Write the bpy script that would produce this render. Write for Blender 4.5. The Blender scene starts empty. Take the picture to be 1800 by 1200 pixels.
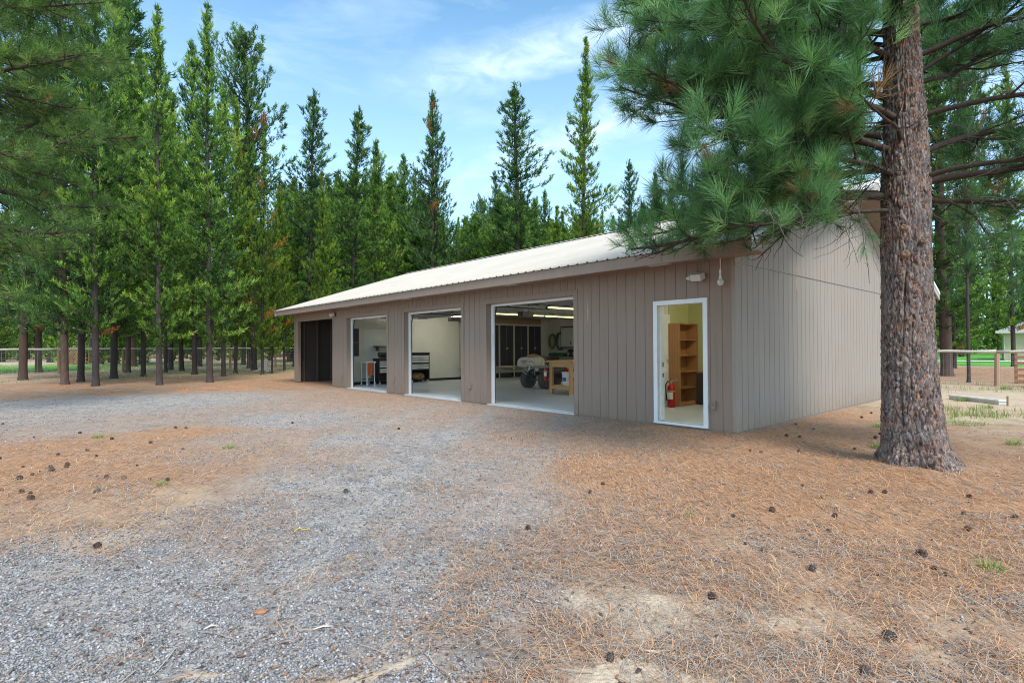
import bpy, math, random
import numpy as np
from mathutils import Vector, Matrix, Quaternion

S = bpy.context.scene
COL = S.collection
rnd = random.Random(7)
NR = np.random.default_rng(11)

# ------------------------------------------------------------------ camera
F_PX, PITCH, ROLL, CAM_H = 950.742, math.radians(.653), math.radians(-.316), 1.329
_F = Vector((0, math.cos(PITCH), math.sin(PITCH)))
_U0 = Vector((0, -math.sin(PITCH), math.cos(PITCH)))
_R = math.cos(ROLL)*Vector((1, 0, 0)) + math.sin(ROLL)*_U0
_U = -math.sin(ROLL)*Vector((1, 0, 0)) + math.cos(ROLL)*_U0
cd = bpy.data.cameras.new('camera'); cam = bpy.data.objects.new('camera', cd); COL.objects.link(cam)
cam.matrix_world = Matrix(((_R.x, _U.x, -_F.x, 0), (_R.y, _U.y, -_F.y, 0), (_R.z, _U.z, -_F.z, CAM_H), (0, 0, 0, 1)))
cd.sensor_width = 36; cd.lens = F_PX/1800*36; cd.clip_start = .05; cd.clip_end = 3000
S.camera = cam

# ------------------------------------------------------------------ light
SUN_EL, SUN_AZ = 52, 158          # azimuth clockwise from +Y: the sun stands behind the camera to the right
EXPOSURE = 1.83
sd = bpy.data.lights.new('sun', 'SUN'); sun = bpy.data.objects.new('sun', sd); COL.objects.link(sun)
sd.energy = 1.2; sd.angle = math.radians(22); sd.color = (1, .95, .88)
_el, _az = math.radians(SUN_EL), math.radians(SUN_AZ)
_sd = Vector((math.sin(_az)*math.cos(_el), math.cos(_az)*math.cos(_el), math.sin(_el)))
sun.rotation_euler = _sd.to_track_quat('Z', 'Y').to_euler(); sun.location = (0, 0, 40)
S.view_settings.view_transform = 'Standard'; S.view_settings.look = 'None'
S.view_settings.exposure = EXPOSURE; S.view_settings.gamma = 1; S.view_settings.use_curve_mapping = False

S.cycles.use_denoising = True; S.cycles.denoising_prefilter = 'NONE'; S.cycles.filter_width = 1.05
W = bpy.data.worlds.new('World'); S.world = W; W.use_nodes = True

class N:
    """small node-tree helper"""
    def __init__(s, nt):
        s.nt = nt; s.L = nt.links
    def n(s, t, **kw):
        x = s.nt.nodes.new(t)
        for k, v in kw.items(): setattr(x, k, v)
        return x
    def set(s, sock, v):
        if isinstance(v, bpy.types.NodeSocket): s.L.new(v, sock)
        elif v is not None:
            if isinstance(v, (tuple, list)) and len(v) == 3 and sock.type == 'RGBA': v = (*v, 1)
            sock.default_value = v
    def math(s, op, a, b=None, c=None, clamp=False):
        x = s.n('ShaderNodeMath', operation=op, use_clamp=clamp)
        s.set(x.inputs[0], a); s.set(x.inputs[1], b); s.set(x.inputs[2], c)
        return x.outputs[0]
    def mix(s, f, a, b, bt='MIX'):
        x = s.n('ShaderNodeMix', data_type='RGBA', blend_type=bt)
        s.set(x.inputs[0], f); s.set(x.inputs[6], a); s.set(x.inputs[7], b)
        return x.outputs[2]
    def ramp(s, f, stops, interp='LINEAR'):
        x = s.n('ShaderNodeValToRGB'); r = x.color_ramp; r.interpolation = interp
        while len(r.elements) < len(stops): r.elements.new(.5)
        for e, (p, c) in zip(r.elements, stops):
            e.position = p; e.color = (c, c, c, 1) if isinstance(c, (int, float)) else (*c, 1)
        s.set(x.inputs[0], f); return x.outputs[0]
    def rng(s, v, a, b, c=0., d=1.):
        x = s.n('ShaderNodeMapRange', clamp=True)
        for i, q in enumerate((v, a, b, c, d)): s.set(x.inputs[i], q)
        return x.outputs[0]
    def noise(s, vec, scale, detail=4, rough=.55, dist=0., dim='3D'):
        x = s.n('ShaderNodeTexNoise', noise_dimensions=dim)
        s.set(x.inputs['Vector'], vec); s.set(x.inputs['Scale'], scale); s.set(x.inputs['Detail'], detail)
        s.set(x.inputs['Roughness'], rough); s.set(x.inputs['Distortion'], dist)
        return x.outputs['Fac']
    def voro(s, vec, scale, feat='F1', out='Distance', rand=1.):
        x = s.n('ShaderNodeTexVoronoi', feature=feat)
        s.set(x.inputs['Vector'], vec); s.set(x.inputs['Scale'], scale); s.set(x.inputs['Randomness'], rand)
        return x.outputs[out]
    def map(s, vec, scale=(1, 1, 1), rot=(0, 0, 0), loc=(0, 0, 0)):
        x = s.n('ShaderNodeMapping'); s.set(x.inputs[0], vec)
        x.inputs['Location'].default_value = loc; x.inputs['Rotation'].default_value = rot; x.inputs['Scale'].default_value = scale
        return x.outputs[0]
    def sep(s, v):
        x = s.n('ShaderNodeSeparateXYZ'); s.set(x.inputs[0], v); return x.outputs

def build_world():
    nt = W.node_tree; nt.nodes.clear(); g = N(nt)
    out = g.n('ShaderNodeOutputWorld'); bg = g.n('ShaderNodeBackground')
    sky = g.n('ShaderNodeTexSky', sky_type='NISHITA'); sky.sun_disc = False
    sky.sun_elevation = _el; sky.sun_rotation = _az; sky.altitude = 1300; sky.air_density = 1.0; sky.dust_density = .35; sky.ozone_density = 1.6
    tc = g.n('ShaderNodeTexCoord').outputs['Generated']
    x, y, z = g.sep(tc)
    az = g.math('ARCTAN2', x, y); el = g.math('ARCSINE', z)
    cx = g.n('ShaderNodeCombineXYZ'); g.set(cx.inputs[0], az); g.set(cx.inputs[1], el)
    # cirrus: tilted long streaks
    v = g.map(cx.outputs[0], scale=(2.2, 9, 1), rot=(0, 0, math.radians(-9)))
    n1 = g.noise(v, 1.6, 7, .6, .35)
    n2 = g.noise(g.map(cx.outputs[0], scale=(7, 14, 1), rot=(0, 0, math.radians(-25))), 2.2, 8, .62, .5)
    # the streak right of centre, rising to the right
    line = g.math('SUBTRACT', el, g.math('ADD', g.math('MULTIPLY', az, .16), .487))
    wob = g.math('MULTIPLY', g.math('SUBTRACT', n1, .5), .10)
    d = g.math('ABSOLUTE', g.math('ADD', line, wob))
    band = g.rng(d, .0, .05, 1., 0.)
    xm = g.math('MULTIPLY', g.rng(az, -.27, -.05), g.rng(az, .55, .30))
    st = g.math('MULTIPLY', g.math('MULTIPLY', band, xm), g.rng(n2, .22, .62))
    line2 = g.math('SUBTRACT', el, g.math('ADD', g.math('MULTIPLY', az, .30), .33))
    band2 = g.math('MULTIPLY', g.rng(g.math('ABSOLUTE', g.math('ADD', line2, wob)), 0., .06, 1., 0.), g.math('MULTIPLY', g.rng(az, -.2, .05), .5))
    st2 = g.math('MULTIPLY', band2, g.rng(n2, .35, .65))
    gen = g.math('MULTIPLY', g.rng(n1, .50, .80), .26)
    low = g.rng(el, .62, .05, 0., .42)
    cl = g.math('ADD', g.math('MAXIMUM', g.math('MULTIPLY', st, .55), g.math('MAXIMUM', st2, gen)), low, clamp=True)
    # dense cloud cover overhead and behind the camera softens the light
    back = g.math('MULTIPLY', g.math('MAXIMUM', g.rng(z, .72, .92, 0., 1.), g.rng(y, .15, -.25)), .6)
    cl = g.math('MAXIMUM', cl, back)
    col = g.mix(cl, g.mix(1, sky.outputs[0], (.84, 1.16, 1.10), 'MULTIPLY'), (4.3, 5.1, 5.9))
    g.set(bg.inputs[0], col); bg.inputs[1].default_value = .082
    g.L.new(bg.outputs[0], out.inputs[0])
build_world()

# ------------------------------------------------------------------ places
H_ = Vector((0, 0, CAM_H))
def at(px, py, z=-.05):
    """ground point seen at photo pixel (1800 wide)"""
    r = _F + (px-900)/F_PX*_R + (600-py)/F_PX*_U
    k = (z-CAM_H)/r.z
    p = H_ + k*r
    return Vector((p.x, p.y, z))
def at_y(px, py, Y):
    r = _F + (px-900)/F_PX*_R + (600-py)/F_PX*_U
    return H_ + (Y/r.y)*r
def xat(px, Y): return at_y(px, 600, Y).x
YAW = math.radians(-42.014)
uu = Vector((math.sin(YAW), math.cos(YAW), 0)); vv = Vector((math.cos(YAW), -math.sin(YAW), 0))
C0 = Vector((3.447, 8.349, 0))
BROT = math.atan2(-uu.y, -uu.x)
def BW(t, d, z=0): return C0 + t*uu + d*vv + Vector((0, 0, z))
GZ = -.05

# ------------------------------------------------------------------ mesh helpers
class MB:
    def __init__(s): s.v = []; s.f = []; s.m = []; s.cur = 0
    def quad(s, a, b, c, d):
        i = len(s.v); s.v += [tuple(a), tuple(b), tuple(c), tuple(d)]; s.f.append((i, i+1, i+2, i+3)); s.m.append(s.cur)
    def poly(s, pts):
        i = len(s.v); s.v += [tuple(p) for p in pts]; s.f.append(tuple(range(i, i+len(pts)))); s.m.append(s.cur)
    def box(s, x0, x1, y0, y1, z0, z1, M=None):
        if x0 > x1: x0, x1 = x1, x0
        if y0 > y1: y0, y1 = y1, y0
        if z0 > z1: z0, z1 = z1, z0
        p = [Vector(q) for q in ((x0,y0,z0),(x1,y0,z0),(x1,y1,z0),(x0,y1,z0),(x0,y0,z1),(x1,y0,z1),(x1,y1,z1),(x0,y1,z1))]
        if M: p = [M @ q for q in p]
        i = len(s.v); s.v += [tuple(q) for q in p]
        for f in ((3,2,1,0),(4,5,6,7),(0,1,5,4),(1,2,6,5),(2,3,7,6),(3,0,4,7)):
            s.f.append(tuple(i+k for k in f)); s.m.append(s.cur)
        return s
    def tube(s, pts, rad, n=8, cap=True):
        pts = [Vector(p) for p in pts]
        if not isinstance(rad, (list, tuple)): rad = [rad]*len(pts)
        i0 = len(s.v); prev = None
        for k, p in enumerate(pts):
            t = (pts[min(k+1, len(pts)-1)] - pts[max(k-1, 0)]).normalized()
            if prev is None: a = t.orthogonal().normalized()
            else:
                a = prev - t*prev.dot(t)
                a = a.normalized() if a.length > 1e-6 else t.orthogonal().normalized()
            prev = a; b = t.cross(a)
            for j in range(n):
                w = 2*math.pi*j/n
                s.v.append(tuple(p + rad[k]*(math.cos(w)*a + math.sin(w)*b)))
        for k in range(len(pts)-1):
            for j in range(n):
                q = (j+1) % n
                s.f.append((i0+k*n+j, i0+k*n+q, i0+(k+1)*n+q, i0+(k+1)*n+j)); s.m.append(s.cur)
        if cap:
            s.f.append(tuple(i0+j for j in reversed(range(n)))); s.m.append(s.cur)
            s.f.append(tuple(i0+(len(pts)-1)*n+j for j in range(n))); s.m.append(s.cur)
        return s
    def lathe(s, prof, n=20, c=(0, 0, 0), axis='z'):
        i0 = len(s.v); c = Vector(c)
        for r, z in prof:
            for j in range(n):
                w = 2*math.pi*j/n; a, b = r*math.cos(w), r*math.sin(w)
                p = (a, b, z) if axis == 'z' else ((z, a, b) if axis == 'x' else (b, z, a))
                s.v.append(tuple(c+Vector(p)))
        for k in range(len(prof)-1):
            for j in range(n):
                q = (j+1) % n
                s.f.append((i0+k*n+j, i0+k*n+q, i0+(k+1)*n+q, i0+(k+1)*n+j)); s.m.append(s.cur)
        s.f.append(tuple(i0+j for j in reversed(range(n)))); s.m.append(s.cur)
        s.f.append(tuple(i0+(len(prof)-1)*n+j for j in range(n))); s.m.append(s.cur)
        return s
    def build(s, name, mat, parent=None, smooth=False, loc=None, bevel=0):
        me = bpy.data.meshes.new(name); me.from_pydata(s.v, [], s.f)
        for m in (mat if isinstance(mat, (list, tuple)) else [mat]): me.materials.append(m)
        if isinstance(mat, (list, tuple)): me.polygons.foreach_set('material_index', s.m)
        if smooth: me.polygons.foreach_set('use_smooth', [True]*len(me.polygons))
        me.update()
        o = bpy.data.objects.new(name, me); COL.objects.link(o)
        if parent: o.parent = parent
        if loc is not None: o.location = loc
        if bevel:
            b = o.modifiers.new('bevel', 'BEVEL'); b.width = bevel; b.segments = 2; b.limit_method = 'ANGLE'
        return o

def np_mesh(name, V, Q, mat, parent=None, smooth=False, attrs=None, loc=None):
    """V (n,3), Q (m,k) equal-sized faces, attrs {name: per-vertex float}"""
    V = np.asarray(V, np.float32); Q = np.asarray(Q, np.int32); m, k = Q.shape
    me = bpy.data.meshes.new(name)
    me.vertices.add(len(V)); me.vertices.foreach_set('co', V.ravel())
    me.loops.add(m*k); me.loops.foreach_set('vertex_index', Q.ravel())
    me.polygons.add(m); me.polygons.foreach_set('loop_start', np.arange(0, m*k, k, dtype=np.int32))
    me.polygons.foreach_set('loop_total', np.full(m, k, np.int32))
    if smooth: me.polygons.foreach_set('use_smooth', np.ones(m, bool))
    me.update(calc_edges=True)
    for a, val in (attrs or {}).items():
        val = np.asarray(val, np.float32)
        if val.ndim == 1:
            at_ = me.attributes.new(a, 'FLOAT', 'POINT'); at_.data.foreach_set('value', val)
        else:
            at_ = me.attributes.new(a, 'FLOAT_COLOR', 'POINT'); at_.data.foreach_set('color', val.ravel())
    me.materials.append(mat)
    o = bpy.data.objects.new(name, me); COL.objects.link(o)
    if parent: o.parent = parent
    if loc is not None: o.location = loc
    return o

def tag(o, label=None, cat=None, group=None, kind=None):
    if label: o['label'] = label
    if cat: o['category'] = cat
    if group: o['group'] = group
    if kind: o['kind'] = kind
    return o
def thing(name, label, cat, loc=(0, 0, 0), rz=0, group=None):
    o = bpy.data.objects.new(name, None); COL.objects.link(o); o.empty_display_size = .2
    o.location = loc; o.rotation_euler = (0, 0, rz); return tag(o, label, cat, group)
KIDS = {}
def copy_tree(o, parent=None):
    c = o.copy(); COL.objects.link(c)
    if parent: c.parent = parent
    for ch in [x for x in COL.objects if x.parent == o]: copy_tree(ch, c)
    return c

# ------------------------------------------------------------------ materials
MATS = {}
def mat(name, fn):
    if name in MATS: return MATS[name]
    m = bpy.data.materials.new(name); m.use_nodes = True; nt = m.node_tree; nt.nodes.clear(); g = N(nt)
    out = g.n('ShaderNodeOutputMaterial'); b = g.n('ShaderNodeBsdfPrincipled')
    g.L.new(b.outputs[0], out.inputs[0]); g.b = b; g.out = out
    g.obj = g.n('ShaderNodeTexCoord').outputs['Object']
    fn(g); MATS[name] = m; return m
def bump(g, h, strength=.3, dist=.01):
    x = g.n('ShaderNodeBump'); x.inputs['Strength'].default_value = strength; x.inputs['Distance'].default_value = dist
    g.set(x.inputs['Height'], h); g.L.new(x.outputs[0], g.b.inputs['Normal'])
def plain(name, col, rough=.5, var=.12, scale=6, metal=0., bmp=.0, spec=None):
    def f(g):
        n = g.noise(g.obj, scale, 5, .6)
        lo = tuple(c*(1-var) for c in col); hi = tuple(min(1, c*(1+var)) for c in col)
        g.set(g.b.inputs['Base Color'], g.mix(g.rng(n, .3, .7), lo, hi))
        g.set(g.b.inputs['Roughness'], g.rng(n, .3, .7, rough*.9, min(1, rough*1.12))); g.b.inputs['Metallic'].default_value = metal
        if spec is not None: g.b.inputs['Specular IOR Level'].default_value = spec
        if bmp: bump(g, g.noise(g.obj, scale*12, 3), bmp, .004)
    return mat(name, f)

def siding(name, base, weather):
    def f(g):
        x, y, z = g.sep(g.obj)
        fine = g.noise(g.map(g.obj, scale=(30, 30, 1.6)), 1.5, 5, .65)
        big = g.noise(g.obj, .8, 5, .6, .4)
        plank = g.n('ShaderNodeTexWhiteNoise', noise_dimensions='1D')
        g.set(plank.inputs['W'], g.math('FLOOR', g.math('DIVIDE', g.math('ADD', x, y), .203)))
        c = g.mix(g.rng(fine, .3, .7), tuple(k*.93 for k in base), tuple(k*1.05 for k in base))
        c = g.mix(g.math('MULTIPLY', plank.outputs[0], .12), c, tuple(k*.8 for k in base))
        panel = g.n('ShaderNodeTexWhiteNoise', noise_dimensions='1D'); g.set(panel.inputs['W'], g.math('FLOOR', g.math('DIVIDE', g.math('ADD', x, y), 1.218)))
        c = g.mix(g.math('MULTIPLY', panel.outputs[0], .30), c, weather)
        run = g.noise(g.map(g.obj, scale=(9, 9, .5)), 1, 5, .7, .2)
        c = g.mix(g.math('MULTIPLY', g.rng(run, .52, .75), .30), c, tuple(k*.6 for k in base))
        nail = g.math('MULTIPLY', g.rng(g.math('ABSOLUTE', g.math('SUBTRACT', g.math('FRACT', g.math('DIVIDE', z, .3048)), .5)), .022, .012), g.rng(g.math('ABSOLUTE', g.math('SUBTRACT', g.math('FRACT', g.math('DIVIDE', g.math('ADD', x, y), .4064)), .56)), .016, .009))
        c = g.mix(g.math('MULTIPLY', nail, .5), c, tuple(k*.45 for k in base))
        c = g.mix(g.math('MULTIPLY', g.rng(big, .48, .70), .40), c, weather)
        splash = g.math('MULTIPLY', g.math('POWER', g.rng(z, .50, .0), 1.6), g.rng(g.noise(g.map(g.obj, scale=(1, 1, .6)), 7, 6, .75), .30, .62))
        c = g.mix(g.math('MULTIPLY', splash, .75), c, (.23, .175, .125))
        g.set(g.b.inputs['Base Color'], c); g.b.inputs['Roughness'].default_value = .78
        g.b.inputs['Specular IOR Level'].default_value = .25
        bump(g, fine, .35, .004)
    return mat(name, f)
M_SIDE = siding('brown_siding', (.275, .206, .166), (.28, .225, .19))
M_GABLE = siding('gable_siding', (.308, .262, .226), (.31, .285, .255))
M_TRIM = plain('brown_trim', (.215, .168, .150), .7, .08, 9, bmp=.1)
M_RAKE = plain('rake_trim', (.36, .33, .30), .7, .12, 6)
M_WHITE = plain('white_paint', (.72, .73, .74), .45, .05, 4)
M_OFFW = plain('offwhite_trim', (.55, .50, .46), .5, .06, 4)
M_WALLIN = plain('interior_wall', (.60, .595, .53), .8, .05, 1.5)
M_YELLOW = plain('yellow_green_wall', (.48, .48, .22), .8, .04, 2)
M_CEIL = plain('ceiling_board', (.42, .42, .40), .85, .05, 1)
M_CONC = plain('foundation_concrete', (.25, .22, .185), .9, .25, 7, bmp=.3)
M_SLAB = plain('painted_concrete_floor', (.58, .62, .64), .38, .12, .9)
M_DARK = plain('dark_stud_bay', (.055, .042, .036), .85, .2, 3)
M_BLACK = plain('black_plastic', (.02, .02, .022), .5, .15, 8)
M_RUBBER = plain('tyre_rubber', (.085, .075, .068), .85, .2, 20, bmp=.3)
M_BLUEBLK = plain('dark_blue_cabinet', (.016, .017, .03), .45, .2, 3)
M_CREAMTR = plain('cream_cabinet_trim', (.42, .39, .32), .6, .08, 5)
M_RED = plain('red_enamel', (.42, .012, .012), .3, .1, 6)
M_STEEL = plain('galvanised_steel', (.42, .43, .43), .4, .15, 20, metal=.7)
M_DSTEEL = plain('dark_steel', (.09, .09, .095), .5, .2, 20, metal=.5)
M_GREYPL = plain('grey_panel', (.50, .51, .50), .5, .06, 6)
M_TEAL = plain('green_hose', (.03, .12, .10), .5, .2, 15)
M_OLIVE = plain('khaki_hose', (.17, .16, .08), .6, .2, 15)
M_CANVAS = plain('cream_canvas', (.50, .46, .35), .85, .18, 12, bmp=.4)
M_ORANGE = plain('orange_cloth', (.42, .10, .03), .8, .2, 12)
M_TANW = plain('tan_cloth', (.35, .22, .10), .85, .2, 15)
M_BRASS = plain('brass', (.5, .42, .2), .35, .1, 20, metal=.8)
M_LABEL = plain('white_label', (.72, .72, .70), .6, .03, 5)
M_BLUE = plain('blue_print', (.08, .11, .30), .6, .1, 8)
M_GLASSY = plain('clear_glass', (.55, .58, .58), .12, .1, 10)

def wood(name, a, b, rough=.5, sc=1.):
    def f(g):
        v = g.map(g.obj, scale=(9*sc, 9*sc, .9*sc))
        n = g.noise(v, 3, 6, .6, 1.2); r = g.n('ShaderNodeTexWave', wave_type='BANDS', bands_direction='X')
        g.set(r.inputs['Vector'], v); r.inputs['Scale'].default_value = .6; r.inputs['Distortion'].default_value = 5; r.inputs['Detail'].default_value = 3
        g.set(g.b.inputs['Base Color'], g.mix(g.math('MULTIPLY', g.math('ADD', n, r.outputs['Fac']), .5), a, b))
        g.b.inputs['Roughness'].default_value = rough; bump(g, n, .15, .003)
    return mat(name, f)
M_OAK = wood('oak_veneer', (.34, .155, .055), (.46, .235, .095), .5)
M_PINE = wood('bench_pine', (.52, .27, .10), (.66, .38, .17), .55)
M_GREYW = wood('weathered_rail', (.40, .37, .31), (.56, .53, .46), .85)
M_POST = wood('fence_post_wood', (.20, .125, .06), (.30, .20, .105), .85)
M_POSTR = wood('pinkish_post_wood', (.34, .20, .135), (.44, .28, .20), .85)
M_RUST = wood('reddish_pallet_wood', (.25, .10, .05), (.40, .19, .10), .85)
M_PLY = wood('plywood', (.20, .13, .08), (.28, .19, .11), .7)

def roof_fn(g):
    x, y, z = g.sep(g.obj)
    big = g.noise(g.obj, .7, 6, .65, .5); f = g.noise(g.map(g.obj, scale=(1, .25, 1)), 9, 5, .7)
    c = g.mix(g.rng(big, .3, .7), (.47, .42, .355), (.54, .49, .42))
    c = g.mix(g.math('MULTIPLY', g.rng(f, .58, .74), .35), c, (.36, .27, .19))
    sp = g.voro(g.obj, 34); g2 = g.rng(g.noise(g.obj, 1.3, 4), .5, .75)
    c = g.mix(g.math('MULTIPLY', g.math('MULTIPLY', g.rng(sp, .16, .06), g2), .6), c, (.26, .17, .10))
    g.set(g.b.inputs['Base Color'], c); g.b.inputs['Roughness'].default_value = .42; g.b.inputs['Specular IOR Level'].default_value = .4
M_ROOF = mat('cream_metal_roof', roof_fn)

def bark_fn(g):
    a = g.n('ShaderNodeAttribute', attribute_name='crack').outputs['Fac']
    t = g.n('ShaderNodeAttribute', attribute_name='tint').outputs['Fac']
    n = g.noise(g.map(g.obj, scale=(1, 1, .35)), 34, 8, .7, .6); n2 = g.noise(g.obj, 90, 5, .7)
    lich = g.noise(g.map(g.obj, scale=(1, 1, .6)), 5, 6, .65)
    c = g.ramp(t, [(0, (.080, .070, .072)), (.4, (.135, .108, .102)), (.66, (.185, .135, .115)), (.86, (.24, .145, .10)), (1., (.36, .19, .10))])
    fv = g.n('ShaderNodeTexVoronoi'); g.set(fv.inputs['Vector'], g.map(g.obj, scale=(1, 1, .42))); fv.inputs['Scale'].default_value = 55; fs = g.n('ShaderNodeSeparateColor'); g.L.new(fv.outputs['Color'], fs.inputs[0])
    c = g.mix(g.rng(fs.outputs[0], .55, .95), c, (.27, .235, .225)); c = g.mix(g.rng(fs.outputs[1], .80, .95), c, (.30, .15, .085)); c = g.mix(g.rng(fs.outputs[2], .7, .9), c, (.06, .045, .042))
    c = g.mix(g.rng(n, .35, .7), g.mix(1, c, (.45, .43, .43), 'MULTIPLY'), g.mix(1, c, (1.75, 1.7, 1.66), 'MULTIPLY'))
    c = g.mix(g.math('MULTIPLY', g.rng(lich, .45, .68), .55), c, (.215, .20, .20))
    c = g.mix(g.rng(a, .30, .0), c, (.035, .024, .02))
    g.set(g.b.inputs['Base Color'], c); g.b.inputs['Roughness'].default_value = .92; g.b.inputs['Specular IOR Level'].default_value = .15
    bump(g, g.math('ADD', g.math('MULTIPLY', n, .7), g.math('MULTIPLY', n2, .3)), .9, .012)
M_BARK = mat('ponderosa_bark', bark_fn)

def smallbark(name, a, b):
    def f(g):
        r = g.n('ShaderNodeObjectInfo').outputs['Random']
        n = g.noise(g.map(g.obj, scale=(1, 1, .3)), 14, 6, .7, .4)
        c = g.mix(g.rng(n, .3, .7), a, b); c = g.mix(g.math('MULTIPLY', r, .55), c, tuple(k*.6 for k in a))
        g.set(g.b.inputs['Base Color'], c); g.b.inputs['Roughness'].default_value = .9; g.b.inputs['Specular IOR Level'].default_value = .2
        bump(g, n, .6, .02)
    return mat(name, f)
M_LBARK = smallbark('lodgepole_bark', (.045, .036, .034), (.115, .090, .082))
M_RBARK = smallbark('reddish_bark', (.075, .048, .04), (.16, .105, .085))
M_LIMB = smallbark('limb_bark', (.040, .031, .027), (.115, .085, .070))
M_TWIG = smallbark('dead_twig', (.10, .085, .075), (.24, .20, .18))

def needle_mat(name, ramp, trans=.35, objvar=.25):
    def f(g):
        t = g.n('ShaderNodeAttribute', attribute_name='tint').outputs['Fac']
        r = g.n('ShaderNodeObjectInfo').outputs['Random']
        c = g.ramp(t, ramp)
        if objvar:
            c = g.mix(g.math('MULTIPLY', r, objvar), c, g.mix(1, c, (1.15, 1.0, .55), 'MULTIPLY'))
            r2 = g.math('FRACT', g.math('MULTIPLY', r, 17.31))
            c = g.mix(g.math('MULTIPLY', r2, objvar), c, g.mix(1, c, (.5, .62, .8), 'MULTIPLY'))
        g.set(g.b.inputs['Base Color'], c); g.b.inputs['Roughness'].default_value = .5; g.b.inputs['Specular IOR Level'].default_value = .35
        tr = g.n('ShaderNodeBsdfTranslucent'); g.set(tr.inputs[0], g.mix(1, c, (1.15, 1.3, .7), 'MULTIPLY'))
        ms = g.n('ShaderNodeMixShader'); ms.inputs[0].default_value = trans
        g.L.new(g.b.outputs[0], ms.inputs[1]); g.L.new(tr.outputs[0], ms.inputs[2]); g.L.new(ms.outputs[0], g.out.inputs[0])
    return mat(name, f)
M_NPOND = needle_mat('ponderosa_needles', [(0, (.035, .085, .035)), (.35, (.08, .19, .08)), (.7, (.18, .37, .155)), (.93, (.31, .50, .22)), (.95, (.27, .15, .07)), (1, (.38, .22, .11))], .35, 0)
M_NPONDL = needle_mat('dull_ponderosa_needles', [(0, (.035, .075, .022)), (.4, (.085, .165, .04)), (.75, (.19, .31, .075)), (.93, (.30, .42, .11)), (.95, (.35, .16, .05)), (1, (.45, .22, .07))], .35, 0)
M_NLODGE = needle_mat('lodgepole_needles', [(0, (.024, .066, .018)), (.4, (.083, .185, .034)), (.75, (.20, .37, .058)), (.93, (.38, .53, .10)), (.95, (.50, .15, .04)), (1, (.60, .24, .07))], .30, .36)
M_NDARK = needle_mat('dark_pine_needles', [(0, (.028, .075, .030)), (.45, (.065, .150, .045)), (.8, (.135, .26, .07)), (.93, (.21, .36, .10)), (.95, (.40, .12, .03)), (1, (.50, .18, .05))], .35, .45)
M_NYELL = needle_mat('yellow_green_needles', [(0, (.045, .11, .018)), (.45, (.12, .22, .03)), (.8, (.24, .36, .045)), (.93, (.38, .48, .06)), (.95, (.55, .20, .03)), (1, (.60, .28, .05))], .38, .4)

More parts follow.
